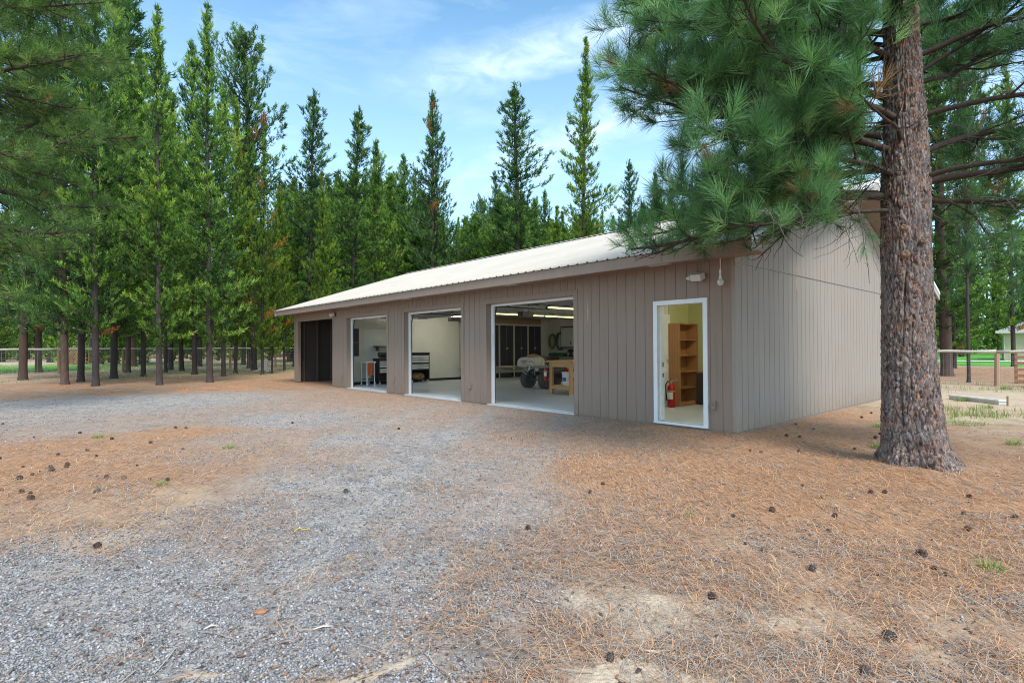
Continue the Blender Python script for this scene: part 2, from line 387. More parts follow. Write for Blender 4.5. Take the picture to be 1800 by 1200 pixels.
# ------------------------------------------------------------------ ground
# cover zones: (photo x, photo y, gravel, orange needles, green, pale sand)
CTRL = [(0,1190,.9,.1,0,0),(200,1100,.98,.05,0,0),(0,1010,.85,.2,0,.2),(100,1060,.95,.1,0,0),(300,1040,.92,.15,0,0),(500,1150,.9,.15,0,.05),
 (700,1190,.6,.35,0,.2),(350,945,.75,.25,0,.1),(600,850,.92,.15,0,.05),(800,900,.85,.3,0,0),(700,1000,.92,.2,0,.05),(650,920,.95,.12,0,0),(750,820,.9,.2,0,0),(850,1050,.6,.45,0,.05),(500,900,.9,.2,0,0),
 (1000,1150,.4,.4,0,.35),(1110,1065,.05,.2,0,1),(1000,950,.35,.65,0,.1),(1200,1000,.2,.6,0,.3),(1400,1000,.18,.55,0,.4),(1600,1000,.1,.75,0,.3),
 (1750,1100,.25,.5,0,.5),(1250,1120,0,.25,0,1),(1500,1190,.2,.5,0,.6),(1300,1190,.1,.3,0,.9),(1100,820,.1,.95,0,0),(1300,850,0,1,0,0),(1500,830,0,.95,0,.05),(1500,900,.1,.85,0,.1),
 (1750,900,.15,.8,0,.2),(1000,770,.55,.6,0,0),(900,745,.75,.4,0,0),(800,722,.7,.4,0,0),(650,695,.6,.5,0,.05),(700,770,.88,.22,0,0),(500,740,.9,.15,0,0),(850,800,.8,.35,0,0),
 (300,705,.9,.12,0,.1),(100,712,.85,.15,0,.1),(0,735,.8,.25,0,.15),(200,750,.6,.3,0,.2),(100,800,0,1,0,0),(250,830,.05,.85,0,.25),(0,850,0,.95,0,.05),(50,910,.05,.6,0,.6),
 (250,885,.1,.55,0,.6),(370,810,.55,.5,0,.1),(420,770,.65,.4,0,0),(180,945,.3,.5,0,.6),(300,765,.15,.8,0,.1),(-200,850,0,.9,0,.2),(-300,1100,.8,.3,0,.2),(-150,980,.4,.5,0,.4),
 (100,684,0,.55,.0,.35),(300,676,0,.6,.02,.2),(500,668,.05,.8,0,.1),(400,676,0,.75,0,.1),(0,672,0,.4,.05,.5),(50,660,0,.35,.1,.55),(200,672,0,.7,.05,.1),(250,660,0,.45,.25,.3),(350,658,0,.35,.3,.35),(450,660,0,.6,.2,.2),
 (30,649,0,0,1,0),(130,648,0,.0,.9,.1),(190,646,0,.1,.6,.3),(300,647,0,.15,.3,.7),(420,645,0,.2,.3,.6),(500,648,0,.2,.35,.5),(60,636,0,.1,.3,.8),(200,634,0,.2,.2,.7),(100,630,0,.5,0,.3),(400,634,0,.3,.2,.6),(250,628,0,.6,0,.3),(450,626,0,.6,0,.3),(0,622,0,.6,0,.2),
 (1600,770,.05,.75,.05,.2),(1700,770,.15,.45,.15,.4),(1780,760,.25,.4,.1,.4),(1780,725,0,.3,.12,.7),(1700,735,.05,.2,.25,.6),(1560,745,0,.6,.05,.4),(1500,735,0,.7,0,.3),(1400,770,0,.9,0,.1),(1700,700,0,.25,.15,.8),(1780,700,0,.25,.15,.8),
 (1700,680,0,.3,.25,.6),(1780,678,0,.5,.15,.4),(1700,660,0,.75,.02,.2),(1780,660,0,.7,0,.3),(1740,650,0,.8,0,.1),(1740,641,0,0,1,0),(1790,641,0,0,1,0),(1690,645,0,.4,.2,.4),(1740,628,0,0,.9,.1),(1750,870,.1,.85,0,.1),(1900,900,.1,.8,0,.2),(2000,1100,.2,.6,0,.4),(1900,760,.1,.5,.1,.4)]
_cp = np.array([[*at(c[0], c[1])[:2], *c[2:]] for c in CTRL])
SANDS = [(at(px, py).x, at(px, py).y, rx, ry) for px, py, rx, ry in ((1110, 1062, .16, .12), (1235, 1115, .22, .12), (1130, 1190, .25, .08), (335, 1190, .11, .06), (660, 1172, .15, .07), (340, 1083, .06, .04), (505, 1022, .08, .06))]
def _trk(pts, off):
    P = [at(a, b) for a, b in pts]; out = []
    for i, p in enumerate(P):
        d = (P[min(i+1, len(P)-1)]-P[max(i-1, 0)]).normalized(); out.append((p.x-d.y*off, p.y+d.x*off))
    return out
TRACKS = [_trk(L, o) for L in ([(-60, 1190), (250, 1010), (480, 890), (620, 800), (740, 742), (830, 716)], [(520, 1230), (700, 1010), (790, 880), (850, 800), (900, 752), (935, 730)]) for o in (-.75, .75)]
def cover(x, y):
    """(gravel, needles, green, sand) at world x,y"""
    x = np.asarray(x, float).ravel(); y = np.asarray(y, float).ravel(); out = np.empty((len(x), 4))
    for i in range(0, len(x), 20000):
        X = x[i:i+20000, None]; Y = y[i:i+20000, None]
        R = np.hypot(X, Y)+1.0; rc = np.hypot(_cp[:, 0], _cp[:, 1])+1.0
        dl = np.log(R/rc)*2.6; da = np.arctan2(X, Y)-np.arctan2(_cp[:, 0], _cp[:, 1]); da = (da+np.pi) % (2*np.pi)-np.pi
        d2 = dl**2+(da*2.2)**2+.0006
        w = 1/d2**1.7; w /= w.sum(1, keepdims=True)
        o_ = w @ _cp[:, 2:]
        wx = X[:, 0]+(vnoise(X[:, 0], Y[:, 0], 5, 51)-.5)*.25+(vnoise(X[:, 0], Y[:, 0], 17, 53)-.5)*.16; wy = Y[:, 0]+(vnoise(X[:, 0], Y[:, 0], 5, 52)-.5)*.25+(vnoise(X[:, 0], Y[:, 0], 17, 54)-.5)*.16
        for (cx_, cy_, rx, ry) in SANDS:
            q = np.exp(-(((wx-cx_)/rx)**2+((wy-cy_)/ry)**2)**1.5)[:, None]; o_ = o_*(1-q)+q*np.array([[.05, .05, 0, 1.0]])
        for TR in TRACKS:
            dmin = np.full(len(wx), 9.)
            for (ax, ay), (bx_, by_) in zip(TR, TR[1:]):
                tt = np.clip(((wx-ax)*(bx_-ax)+(wy-ay)*(by_-ay))/((bx_-ax)**2+(by_-ay)**2), 0, 1); dmin = np.minimum(dmin, np.hypot(wx-ax-tt*(bx_-ax), wy-ay-tt*(by_-ay)))
            q = np.exp(-(dmin/.22)**2)[:, None]; o_ = o_+q*np.array([[.06, -.16, 0, 0]])
        o_[:, 1] += .055*np.clip(o_[:, 0]*1.3, 0, 1)*np.clip((wy-2.2)/2.5, .25, 1)*np.clip(1.2-np.abs(wx+.5)/9, .2, 1)
        out[i:i+20000] = o_
    return out
def vnoise(x, y, f, seed=0):
    """smooth value noise"""
    r = np.random.default_rng(seed); T = r.random((256, 256))
    X = x*f; Y = y*f; i = np.floor(X).astype(int); j = np.floor(Y).astype(int); a = X-i; b = Y-j
    a = a*a*(3-2*a); b = b*b*(3-2*b); i %= 256; j %= 256; i1 = (i+1) % 256; j1 = (j+1) % 256
    return (T[i, j]*(1-a)+T[i1, j]*a)*(1-b)+(T[i, j1]*(1-a)+T[i1, j1]*a)*b
def gh(x, y):
    """gentle unevenness of the yard"""
    x = np.asarray(x, float); y = np.asarray(y, float)
    h = (vnoise(x, y, .5, 1)-.5)*.030 + (vnoise(x, y, 1.7, 2)-.5)*.022 + (vnoise(x, y, 6, 3)-.5)*.012
    q = np.clip((np.hypot(x, y)-1)/3, 0, 1)
    # flat against the walls
    lx = (x-C0.x)*uu.x+(y-C0.y)*uu.y; ly = (x-C0.x)*vv.x+(y-C0.y)*vv.y
    dx = np.maximum(np.maximum(-lx, lx-18.3), 0); dy = np.maximum(np.maximum(-ly, ly-11.1), 0); dd = np.hypot(dx, dy)
    return GZ + h*q*np.clip(dd/1.2, .0, 1) + .036*np.clip(1-dd/.9, 0, 1) + .045*np.exp(-(np.hypot(x-4.51, y-6.08)/.62)**4)

def ground_fn(g):
    a = g.n('ShaderNodeAttribute', attribute_name='cover'); r, gg, b = (g.n('ShaderNodeSeparateColor').outputs[i] for i in range(3)) if False else (None,)*3
    sc = g.n('ShaderNodeSeparateColor'); g.L.new(a.outputs['Color'], sc.inputs[0]); r, nd, gr = sc.outputs; sa = a.outputs['Alpha']
    P = g.obj
    pn = g.noise(P, .9, 6, .68, .3); pn2 = g.noise(g.map(P, loc=(9, 3, 0)), 2.6, 6, .7, .4)
    th = lambda m, n, w=.16: g.rng(g.math('ADD', m, g.math('MULTIPLY', g.math('SUBTRACT', n, .5), 1.5)), .5-w, .5+w)
    # gravel: two sizes of crushed grey-blue stone
    v1 = g.n('ShaderNodeTexVoronoi'); g.set(v1.inputs['Vector'], P); v1.inputs['Scale'].default_value = 42
    v2 = g.n('ShaderNodeTexVoronoi'); g.set(v2.inputs['Vector'], P); v2.inputs['Scale'].default_value = 13
    s1 = g.n('ShaderNodeSeparateColor'); g.L.new(v1.outputs['Color'], s1.inputs[0])
    s2 = g.n('ShaderNodeSeparateColor'); g.L.new(v2.outputs['Color'], s2.inputs[0])
    grey = g.ramp(g.math('ADD', g.math('MULTIPLY', s1.outputs[0], .6), g.math('MULTIPLY', s2.outputs[1], .4)), [(0, (.09, .088, .092)), (.4, (.24, .235, .24)), (.7, (.38, .37, .37)), (1, (.60, .585, .57))])
    grey = g.mix(g.math('MULTIPLY', g.rng(v1.outputs['Distance'], .35, .75), .6), grey, (.10, .09, .085))
    dust = g.mix(g.math('MULTIPLY', g.rng(pn2, .3, .68), .75), grey, (.43, .375, .32))
    # needle litter: fine crossing streaks
    st = []
    for k, (ang, s) in enumerate(((20, 1.), (75, 1.1), (130, .9), (165, 1.2))):
        v = g.map(P, scale=(95*s, 7*s, 7), rot=(0, 0, math.radians(ang)), loc=(k*3.1, k, 0))
        st.append(g.noise(v, 1., 2, .5, .25))
    m = g.math('MAXIMUM', g.math('MAXIMUM', st[0], st[1]), g.math('MAXIMUM', st[2], st[3]))
    lit = g.ramp(g.rng(m, .48, .78), [(0, (.18, .10, .06)), (.35, (.385, .21, .115)), (.7, (.54, .305, .165)), (1, (.66, .43, .27))])
    old = g.ramp(g.rng(m, .48, .78), [(0, (.13, .115, .11)), (.4, (.27, .24, .22)), (1, (.48, .44, .41))])
    lit = g.mix(g.math('MULTIPLY', g.rng(pn2, .52, .72), .65), lit, old)
    sand = g.ramp(g.noise(P, 38, 6, .75), [(.25, (.40, .32, .23)), (.5, (.57, .46, .34)), (.75, (.70, .59, .45))])
    spk = g.rng(g.voro(P, 30), .22, .10)
    sand = g.mix(g.math('MULTIPLY', g.math('MULTIPLY', spk, g.rng(g.noise(P, 5, 3), .45, .6)), .7), sand, (.13, .10, .07))
    duff = g.mix(g.rng(g.math('ADD', g.math('MULTIPLY', g.noise(P, 22, 7, .75), .5), g.math('MULTIPLY', g.noise(P, 2.2, 6, .7), .5)), .40, .60), (.15, .095, .065), (.46, .34, .24))
    gn = g.noise(P, 7, 6, .75); grass = g.ramp(gn, [(.3, (.07, .24, .03)), (.55, (.12, .37, .05)), (.75, (.22, .46, .10))])
    dryg = g.ramp(gn, [(.3, (.17, .20, .07)), (.55, (.34, .37, .15)), (.8, (.50, .45, .28))])
    c = g.mix(g.math('MULTIPLY', th(sa, pn, .22), .85), duff, sand)
    c = g.mix(th(r, g.math('ADD', g.math('MULTIPLY', pn, .6), g.math('MULTIPLY', g.noise(P, 9, 5, .75), .4)), .34), c, dust)
    c = g.mix(g.math('MULTIPLY', th(nd, g.math('ADD', g.math('MULTIPLY', pn2, .6), g.math('MULTIPLY', pn, .4)), .31), .90), c, lit)
    c = g.mix(g.math('MULTIPLY', g.rng(g.math('ADD', gr, g.math('MULTIPLY', g.math('SUBTRACT', pn2, .5), 1.0)), .18, .5), .75), c, dryg)
    c = g.mix(g.rng(g.math('ADD', gr, g.math('MULTIPLY', g.math('SUBTRACT', pn, .5), .5)), .55, .80), c, grass)
    g.set(g.b.inputs['Base Color'], c); g.b.inputs['Roughness'].default_value = .95; g.b.inputs['Specular IOR Level'].default_value = .12
    h = g.math('ADD', g.math('MULTIPLY', g.math('SUBTRACT', 1., v1.outputs['Distance']), .5), g.math('ADD', g.math('MULTIPLY', m, .8), g.noise(P, 60, 4, .7)))
    bump(g, h, .7, .02)
M_GROUND = mat('yard_ground', ground_fn)

def build_ground():
    def axis(lo, hi, fine, c=0):
        xs = [0.]; s = fine
        while xs[-1] < hi:
            if xs[-1] > 9: s = min(s*1.06, 12)
            xs.append(xs[-1]+s)
        ys = [0.]; s = fine
        while ys[-1] < -lo:
            if ys[-1] > 9: s = min(s*1.06, 12)
            ys.append(ys[-1]+s)
        return np.array([-q for q in ys[:0:-1]]+xs)
    X = axis(-420, 420, .07); Yv = axis(-60, 700, .07)
    nx, ny = len(X), len(Yv); gx, gy = np.meshgrid(X, Yv); gx = gx.ravel(); gy = gy.ravel()
    cv = cover(gx, gy)
    V = np.stack([gx, gy, gh(gx, gy)], 1)
    i = np.arange((nx-1)*(ny-1)); r, c = divmod(i, nx-1); a = r*nx+c
    Q = np.stack([a, a+1, a+nx+1, a+nx], 1)
    o = np_mesh('ground', V, Q, M_GROUND, smooth=True, attrs={'cover': cv}); tag(o, kind='structure')
build_ground()

# far paved drive by the neighbouring house
def path(name, pts, width, m, z=.006):
    mb = MB(); L = []; Rr = []
    for k, p in enumerate(pts):
        t = (Vector(pts[min(k+1, len(pts)-1)])-Vector(pts[max(k-1, 0)])).normalized(); s = Vector((-t.y, t.x, 0))*width/2
        L.append(Vector(p)+s); Rr.append(Vector(p)-s)
    for k in range(len(pts)-1): mb.quad(Rr[k], Rr[k+1], L[k+1], L[k])
    return tag(mb.build(name, m), kind='structure')
M_DRIVE = plain('pale_concrete_drive', (.62, .60, .56), .85, .08, 2)
path('driveway', [(p.x, p.y, GZ+.035) for p in (at(1640, 634.5), at(1720, 635), at(1800, 635.5), at(1900, 636))], 3.2, M_DRIVE)

# ---- stones and needles lying loose on the yard
def sample_ground(n, y0, y1, pxr=(-500, 2300), power=1.):
    """random ground points, denser near the camera"""
    pxs = NR.uniform(*pxr, n); u = NR.random(n); d0, d1 = y0, y1
    Yd = 1/(1/d0+(1/d1-1/d0)*u**power)
    Xd = (pxs-900)/F_PX*Yd
    lx = (Xd-C0.x)*uu.x+(Yd-C0.y)*uu.y; ly = (Xd-C0.x)*vv.x+(Yd-C0.y)*vv.y
    ok = ~((lx > -.06) & (lx < 18.6) & (ly > -.08) & (ly < 11.3))
    hero = at(1617, 822); ok &= np.hypot(Xd-hero.x, Yd-hero.y) > .34
    return Xd[ok], Yd[ok]

def scatter_gravel():
    X, Y = sample_ground(230000, 1.7, 17)
    cv = cover(X, Y); k = vnoise(X, Y, 1.3, 21)*.6+vnoise(X, Y, 4, 22)*.4
    keep = (cv[:, 0]+(k-.5)*1.2) > NR.uniform(.25, .75, len(X)); X, Y = X[keep], Y[keep]; n = len(X)
    s = (.0042+.0062*NR.random(n)**2.0)*(1+Y*.045)
    # squashed octahedron chips, 6 verts, 8 tris
    base = np.array([(1,0,0),(0,1,0),(-1,0,0),(0,-1,0),(0,0,.62),(0,0,-.5)], float)
    Vn = np.repeat(base[None], n, 0)*(NR.uniform(.55, 1.35, (n, 6, 1)))
    a = NR.uniform(0, 2*np.pi, n); ca, sa = np.cos(a)[:, None], np.sin(a)[:, None]
    tl = NR.normal(0, .35, (n, 2))
    x = Vn[..., 0]*NR.uniform(.8, 1.5, (n, 1)); y = Vn[..., 1]; z = Vn[..., 2]+x*tl[:, :1]+y*tl[:, 1:]
    Xr = x*ca-y*sa; Yr = x*sa+y*ca
    V = np.stack([Xr*s[:, None]+X[:, None], Yr*s[:, None]+Y[:, None], z*s[:, None]+(gh(X, Y)+s*.3)[:, None]], -1).reshape(-1, 3)
    f = np.array([(0,1,4),(1,2,4),(2,3,4),(3,0,4),(1,0,5),(2,1,5),(3,2,5),(0,3,5)])
    Q = (f[None]+np.arange(n)[:, None, None]*6).reshape(-1, 3)
    t = np.repeat(np.clip(NR.normal(.5, .24, n), 0, 1), 6)
    def fn(g):
        t = g.n('ShaderNodeAttribute', attribute_name='tint').outputs['Fac']
        c = g.ramp(t, [(0, (.085, .085, .092)), (.4, (.215, .212, .22)), (.72, (.34, .335, .34)), (.88, (.49, .485, .485)), (.9, (.30, .24, .19)), (1, (.44, .37, .30))])
        g.set(g.b.inputs['Base Color'], c); g.b.inputs['Roughness'].default_value = .8
    o = np_mesh('gravel', V, Q, mat('gravel_chips', fn), attrs={'tint': t})
    tag(o, 'loose blue grey crushed gravel spread over the yard', 'gravel', kind='stuff')
scatter_gravel()

def scatter_needles():
    X, Y = sample_ground(215000, 1.7, 19)
    cv = cover(X, Y); k = vnoise(X, Y, 1.1, 31)*.5+vnoise(X, Y, 3.7, 32)*.5
    m = cv[:, 1]+.12*np.minimum(cv[:, 3], .6)-.5*np.clip(cv[:, 3]-.75, 0, 1)+.05+(k-.5)*2.0
    keep = m > NR.uniform(.12, .95, len(X)); X, Y = X[keep], Y[keep]; k = k[keep]; n = len(X)
    L = NR.uniform(.05, .15, n)*(1+.02*Y); a = NR.normal(0, 1.0, n)+vnoise(X, Y, 1.6, 33)*5
    w = .00075+.00011*Y; bend = NR.normal(0, .25, n)
    P = []
    for q, e in ((-.5, -1), (-.5, 1), (0, -1), (0, 1), (.5, -1), (.5, 1)):
        ang = a+bend*q; off = L*q; cx = np.cos(ang)*off; cy = np.sin(ang)*off
        px = -np.sin(ang)*w*e; py = np.cos(ang)*w*e
        z = .006+NR.random(n)*.0+np.abs(q)*.0
        P.append(np.stack([X+cx+px, Y+cy+py, np.zeros(n)+z], 1))
    P = np.stack(P, 1); lift = NR.random((n, 1))**2*.022; tilt = NR.normal(0, .012, (n, 1))
    P[:, :, 2] += lift+np.array([-.5, -.5, 0, 0, .5, .5])[None]*tilt*2+np.array([0, 0, 1, 1, 0, 0])[None]*NR.uniform(0, .006, (n, 1))
    P[:, :, 2] += gh(X, Y)[:, None]
    V = P.reshape(-1, 3); f = np.array([(0, 1, 3, 2), (2, 3, 5, 4)])
    Q = (f[None]+np.arange(n)[:, None, None]*6).reshape(-1, 4)
    fresh = np.clip(cover(X, Y)[:, 1], 0, 1)
    t = np.where(NR.random(n) < .25+.45*fresh*np.clip(1.6-k*1.2, .3, 1), NR.uniform(.45, 1, n), NR.uniform(0, .45, n))
    def fn(g):
        t = g.n('ShaderNodeAttribute', attribute_name='tint').outputs['Fac']
        c = g.ramp(t, [(0, (.12, .10, .09)), (.2, (.30, .25, .215)), (.43, (.46, .40, .34)), (.48, (.30, .13, .055)), (.7, (.54, .26, .115)), (.92, (.66, .37, .18)), (1, (.74, .52, .32))])
        g.set(g.b.inputs['Base Color'], c); g.b.inputs['Roughness'].default_value = .65
    o = np_mesh('pine_needle_litter', V, Q, mat('fallen_needles', fn), attrs={'tint': np.repeat(t, 6)})
    tag(o, 'fallen orange and grey pine needles covering the yard', 'needle litter', kind='stuff')
scatter_needles()

# ---- pine cones
def cone_mesh(seed, squash=1.):
    r = np.random.default_rng(seed); mb = MB()
    mb.lathe([(.004, -.03), (.017, -.022), (.022, 0), (.016, .02), (.004, .034)], 8)
    for k in range(70):
        f = k/70; z = -.03+.064*f; rr = .034*math.sin(math.pi*(.12+.83*f))**.7; a = k*2.39996+r.normal(0, .1)
        ca, sa = math.cos(a), math.sin(a); up = .35+.9*f
        base = Vector((ca*rr*.35, sa*rr*.35, z)); tip = Vector((ca*rr, sa*rr, z+rr*.45*up))
        s = Vector((-sa, ca, 0))*(.0085-.003*f)
        mid = (base+tip)/2+s*0
        mb.quad(base-s*.5, base+s*.5, tip+s, tip-s)
        mb.poly([tip-s, tip+s, tip+Vector((ca*.002, sa*.002, -.004))])
    return mb
M_CONE = plain('pine_cone_scales', (.115, .07, .052), .8, .45, 60)
M_CONE2 = plain('weathered_cone_scales', (.16, .125, .11), .85, .4, 60)
CONES = [  # px, py, size, label or None
 (1358, 894, 1.25, 'open pine cone resting upright on orange needles between the building corner and the trunk'), (1620, 972, 1.65, 'largest pine cone in the yard, brown with pale specks, below the pine trunk'),
 (1701, 928, 1.3, 'round dark pine cone on the needles right of and below the trunk'), (1343, 963, 1.15, 'tilted pine cone on grey needles below the upright cone'), (1428, 998, 1.25, 'dark pine cone above the pale sand patch, left of the largest cone'),
 (1251, 1045, 1.2, 'half buried pine cone just above the biggest sand patch'), (1563, 1117, 1.5, 'long dark brown cone lying on its side near the bottom right'), (1523, 1183, 1.35, 'flattened pine cone nearest the bottom edge'), (1073, 1157, 1.1, 'low flattened cone at the left rim of the sand patch'),
 (1531, 864, 1.2, 'left cone of the pair lying just left of the trunk foot'), (1555, 863, 1.0, 'right cone of the pair lying just left of the trunk foot'), (1703, 872, 1.2, 'pine cone on needles close below the right root of the trunk'),
 (1457, 928, .9, 'small round rusty cone between two scattered cones'), (1468, 903, 1.0, 'dark cone with a smaller one just above it'), (1471, 890, .8, 'smaller cone just above a dark cone'), (929, 922, 1.15, 'reddish brown cone alone where gravel meets the needles'),
 (1060, 848, 1.0, 'cone with bits of bark left of the building corner needles'), (1037, 861, .9, 'reddish flat cone beside the cone with bark bits'), (1289, 901, .9, 'small grey cone left of the upright open cone'), (1502, 786, .9, 'lone cone on needles behind and left of the trunk'),
 (1318, 790, .9, 'brown cone lying just off the building corner'), (1410, 850, .8, 'small cone midway between building and the cone pair'), (1443, 872, .7, 'reddish flat cone below the small midway cone'), (1694, 901, .8, 'flat cone between two round cones right of the trunk'), (1785, 908, .9, 'grey cone near the right edge of the yard'),
 (1643, 994, .7, 'left small grey cone right below the largest cone'), (1662, 1005, .7, 'right small grey cone right below the largest cone'), (1300, 1088, .8, 'dark chip shaped cone on the sand patch'), (950, 968, .6, 'tiny reddish cone low on the gravel edge'), (1310, 951, .6, 'tiny cone just left of the tilted cone')]
def put_cones():
    protos = [cone_mesh(k) for k in range(3)]; me = []
    for k, mb in enumerate(protos):
        o = mb.build('pine_cone', M_CONE if k < 2 else M_CONE2); me.append(o.data); bpy.data.objects.remove(o)
    def put(x, y, s, label, group=None, mk=None):
        o = bpy.data.objects.new('pine_cone', me[rnd.randrange(3) if mk is None else mk]); COL.objects.link(o)
        z = float(gh(x, y)); o.scale = (s, s, s*rnd.uniform(.75, 1)); o.rotation_euler = (rnd.uniform(.3, 1.5), rnd.uniform(-.4, .4), rnd.uniform(0, 6.28))
        o.location = (x, y, z+.016*s); tag(o, label, 'pine cone', group)
    for px, py, s, lab in CONES:
        p = at(px, py+4); put(p.x, p.y, s*.62, lab, 'pine cones scattered under the big pine')
    r = random.Random(5)
    for k in range(27):
        px = r.uniform(0, 190) if k < 19 else r.uniform(190, 330); py = r.gauss(820, 32) if k < 19 else r.uniform(750, 870)
        py = min(max(py, 745), 880); p = at(px, py); put(p.x, p.y, r.uniform(.42, .75), 'small dark cone among many on the orange needle patch left of the gravel', 'cones on the left needle patch')
    for px, py in ((171, 866), (53, 878), (90, 827), (35, 842)):
        p = at(px, py); put(p.x, p.y, .9, 'bigger dark cone among many on the orange needle patch left of the gravel', 'bigger cones on the left needle patch')
    for k in range(12):
        px = r.uniform(1330, 1550); py = r.uniform(725, 800)
        p = at(px, py); put(p.x, p.y, r.uniform(.6, .85), 'small cone on the dry ground beside the gable wall', 'cones beside the gable wall')
    for px, py, l in ((514, 744, 'dark cone on the far gravel in front of the second garage opening pier'), (701, 755, 'dark cone on the gravel below the widest open bay'), (608, 866, 'small black cone alone in the middle of the gravel'), (172, 958, 'dark cone at the edge between sand and gravel at left'), (265, 778, 'cone by the thin gravel edge left of centre')):
        p = at(px, py); put(p.x, p.y, .75, l)
put_cones()
def debris():
    X, Y = sample_ground(2600, 1.8, 14); n = len(X); r = NR; V, F, T = [], [], []
    for x, y in zip(X, Y):
        z = float(gh(x, y))+.006; a = r.uniform(0, 6.28); c, s_ = math.cos(a), math.sin(a); i = len(V)
        if r.random() < .72:      # bark flake
            L, w = r.uniform(.006, .02), r.uniform(.004, .011); h = r.uniform(.003, .009)
            for u_, v_, k in ((-L, -w*.6, 0), (-L*.2, -w, h), (L, -w*.3, .2*h), (L*.7, w*.7, 0), (-L*.3, w, h*.6), (-L*1.1, w*.2, .001)): V.append((x+u_*c-v_*s_, y+u_*s_+v_*c, z+k))
            F += [(i, i+1, i+4, i+5), (i+1, i+2, i+3, i+4)]; T += [r.uniform(0, .7)]*6
        else:                      # twig
            L = r.uniform(.03, .14); w = r.uniform(.0012, .003); b = r.normal(0, .15)
            for f, k in ((-1, 0), (0, .012), (1, .004)):
                px, py = x+c*L*f-s_*b*L*(1-f*f), y+s_*L*f+c*b*L*(1-f*f); V += [(px+s_*w, py-c*w, z+k), (px-s_*w, py+c*w, z+k)]
            F += [(i, i+1, i+3, i+2), (i+2, i+3, i+5, i+4)]; T += [r.uniform(.3, 1)]*6
    def fn(g):
        t = g.n('ShaderNodeAttribute', attribute_name='tint').outputs['Fac']; g.set(g.b.inputs['Base Color'], g.ramp(t, [(0, (.06, .04, .03)), (.4, (.16, .10, .07)), (.7, (.30, .15, .08)), (1, (.42, .36, .30))])); g.b.inputs['Roughness'].default_value = .85
    tag(np_mesh('ground_debris', V, F, mat('bark_debris', fn), attrs={'tint': T}), 'dark bark flakes and broken twigs strewn over the yard', 'debris', kind='stuff')
debris()

# ---- grass tufts
def blades_mesh(name, n, h, spread, m, seed):
    r = np.random.default_rng(seed); a = r.uniform(0, 6.28, n); R0 = r.random(n)**.5*spread*.5
    bx, by = np.cos(a)*R0, np.sin(a)*R0; lean = r.uniform(.15, .9, n); hh = h*r.uniform(.4, 1, n); a2 = a+r.normal(0, .6, n)
    dx, dy = np.cos(a2), np.sin(a2); w = .0035
    P = []
    for f, ww in ((0, 1), (.5, .8), (1, .1)):
        ox = dx*lean*hh*f**1.6; oy = dy*lean*hh*f**1.6; z = hh*f*(1-.25*lean*f)
        for e in (-1, 1): P.append(np.stack([bx+ox-dy*w*ww*e, by+oy+dx*w*ww*e, z], 1))
    V = np.stack(P, 1).reshape(-1, 3); f = np.array([(0, 1, 3, 2), (2, 3, 5, 4)]); Q = (f[None]+np.arange(n)[:, None, None]*6).reshape(-1, 4)
    return np_mesh(name, V, Q, m, attrs={'tint': np.repeat(r.random(n), 6)})
M_GRASS = needle_mat('grass_blades', [(0, (.10, .20, .04)), (.5, (.16, .32, .06)), (.85, (.26, .40, .10)), (1, (.50, .45, .25))], .3, .3)
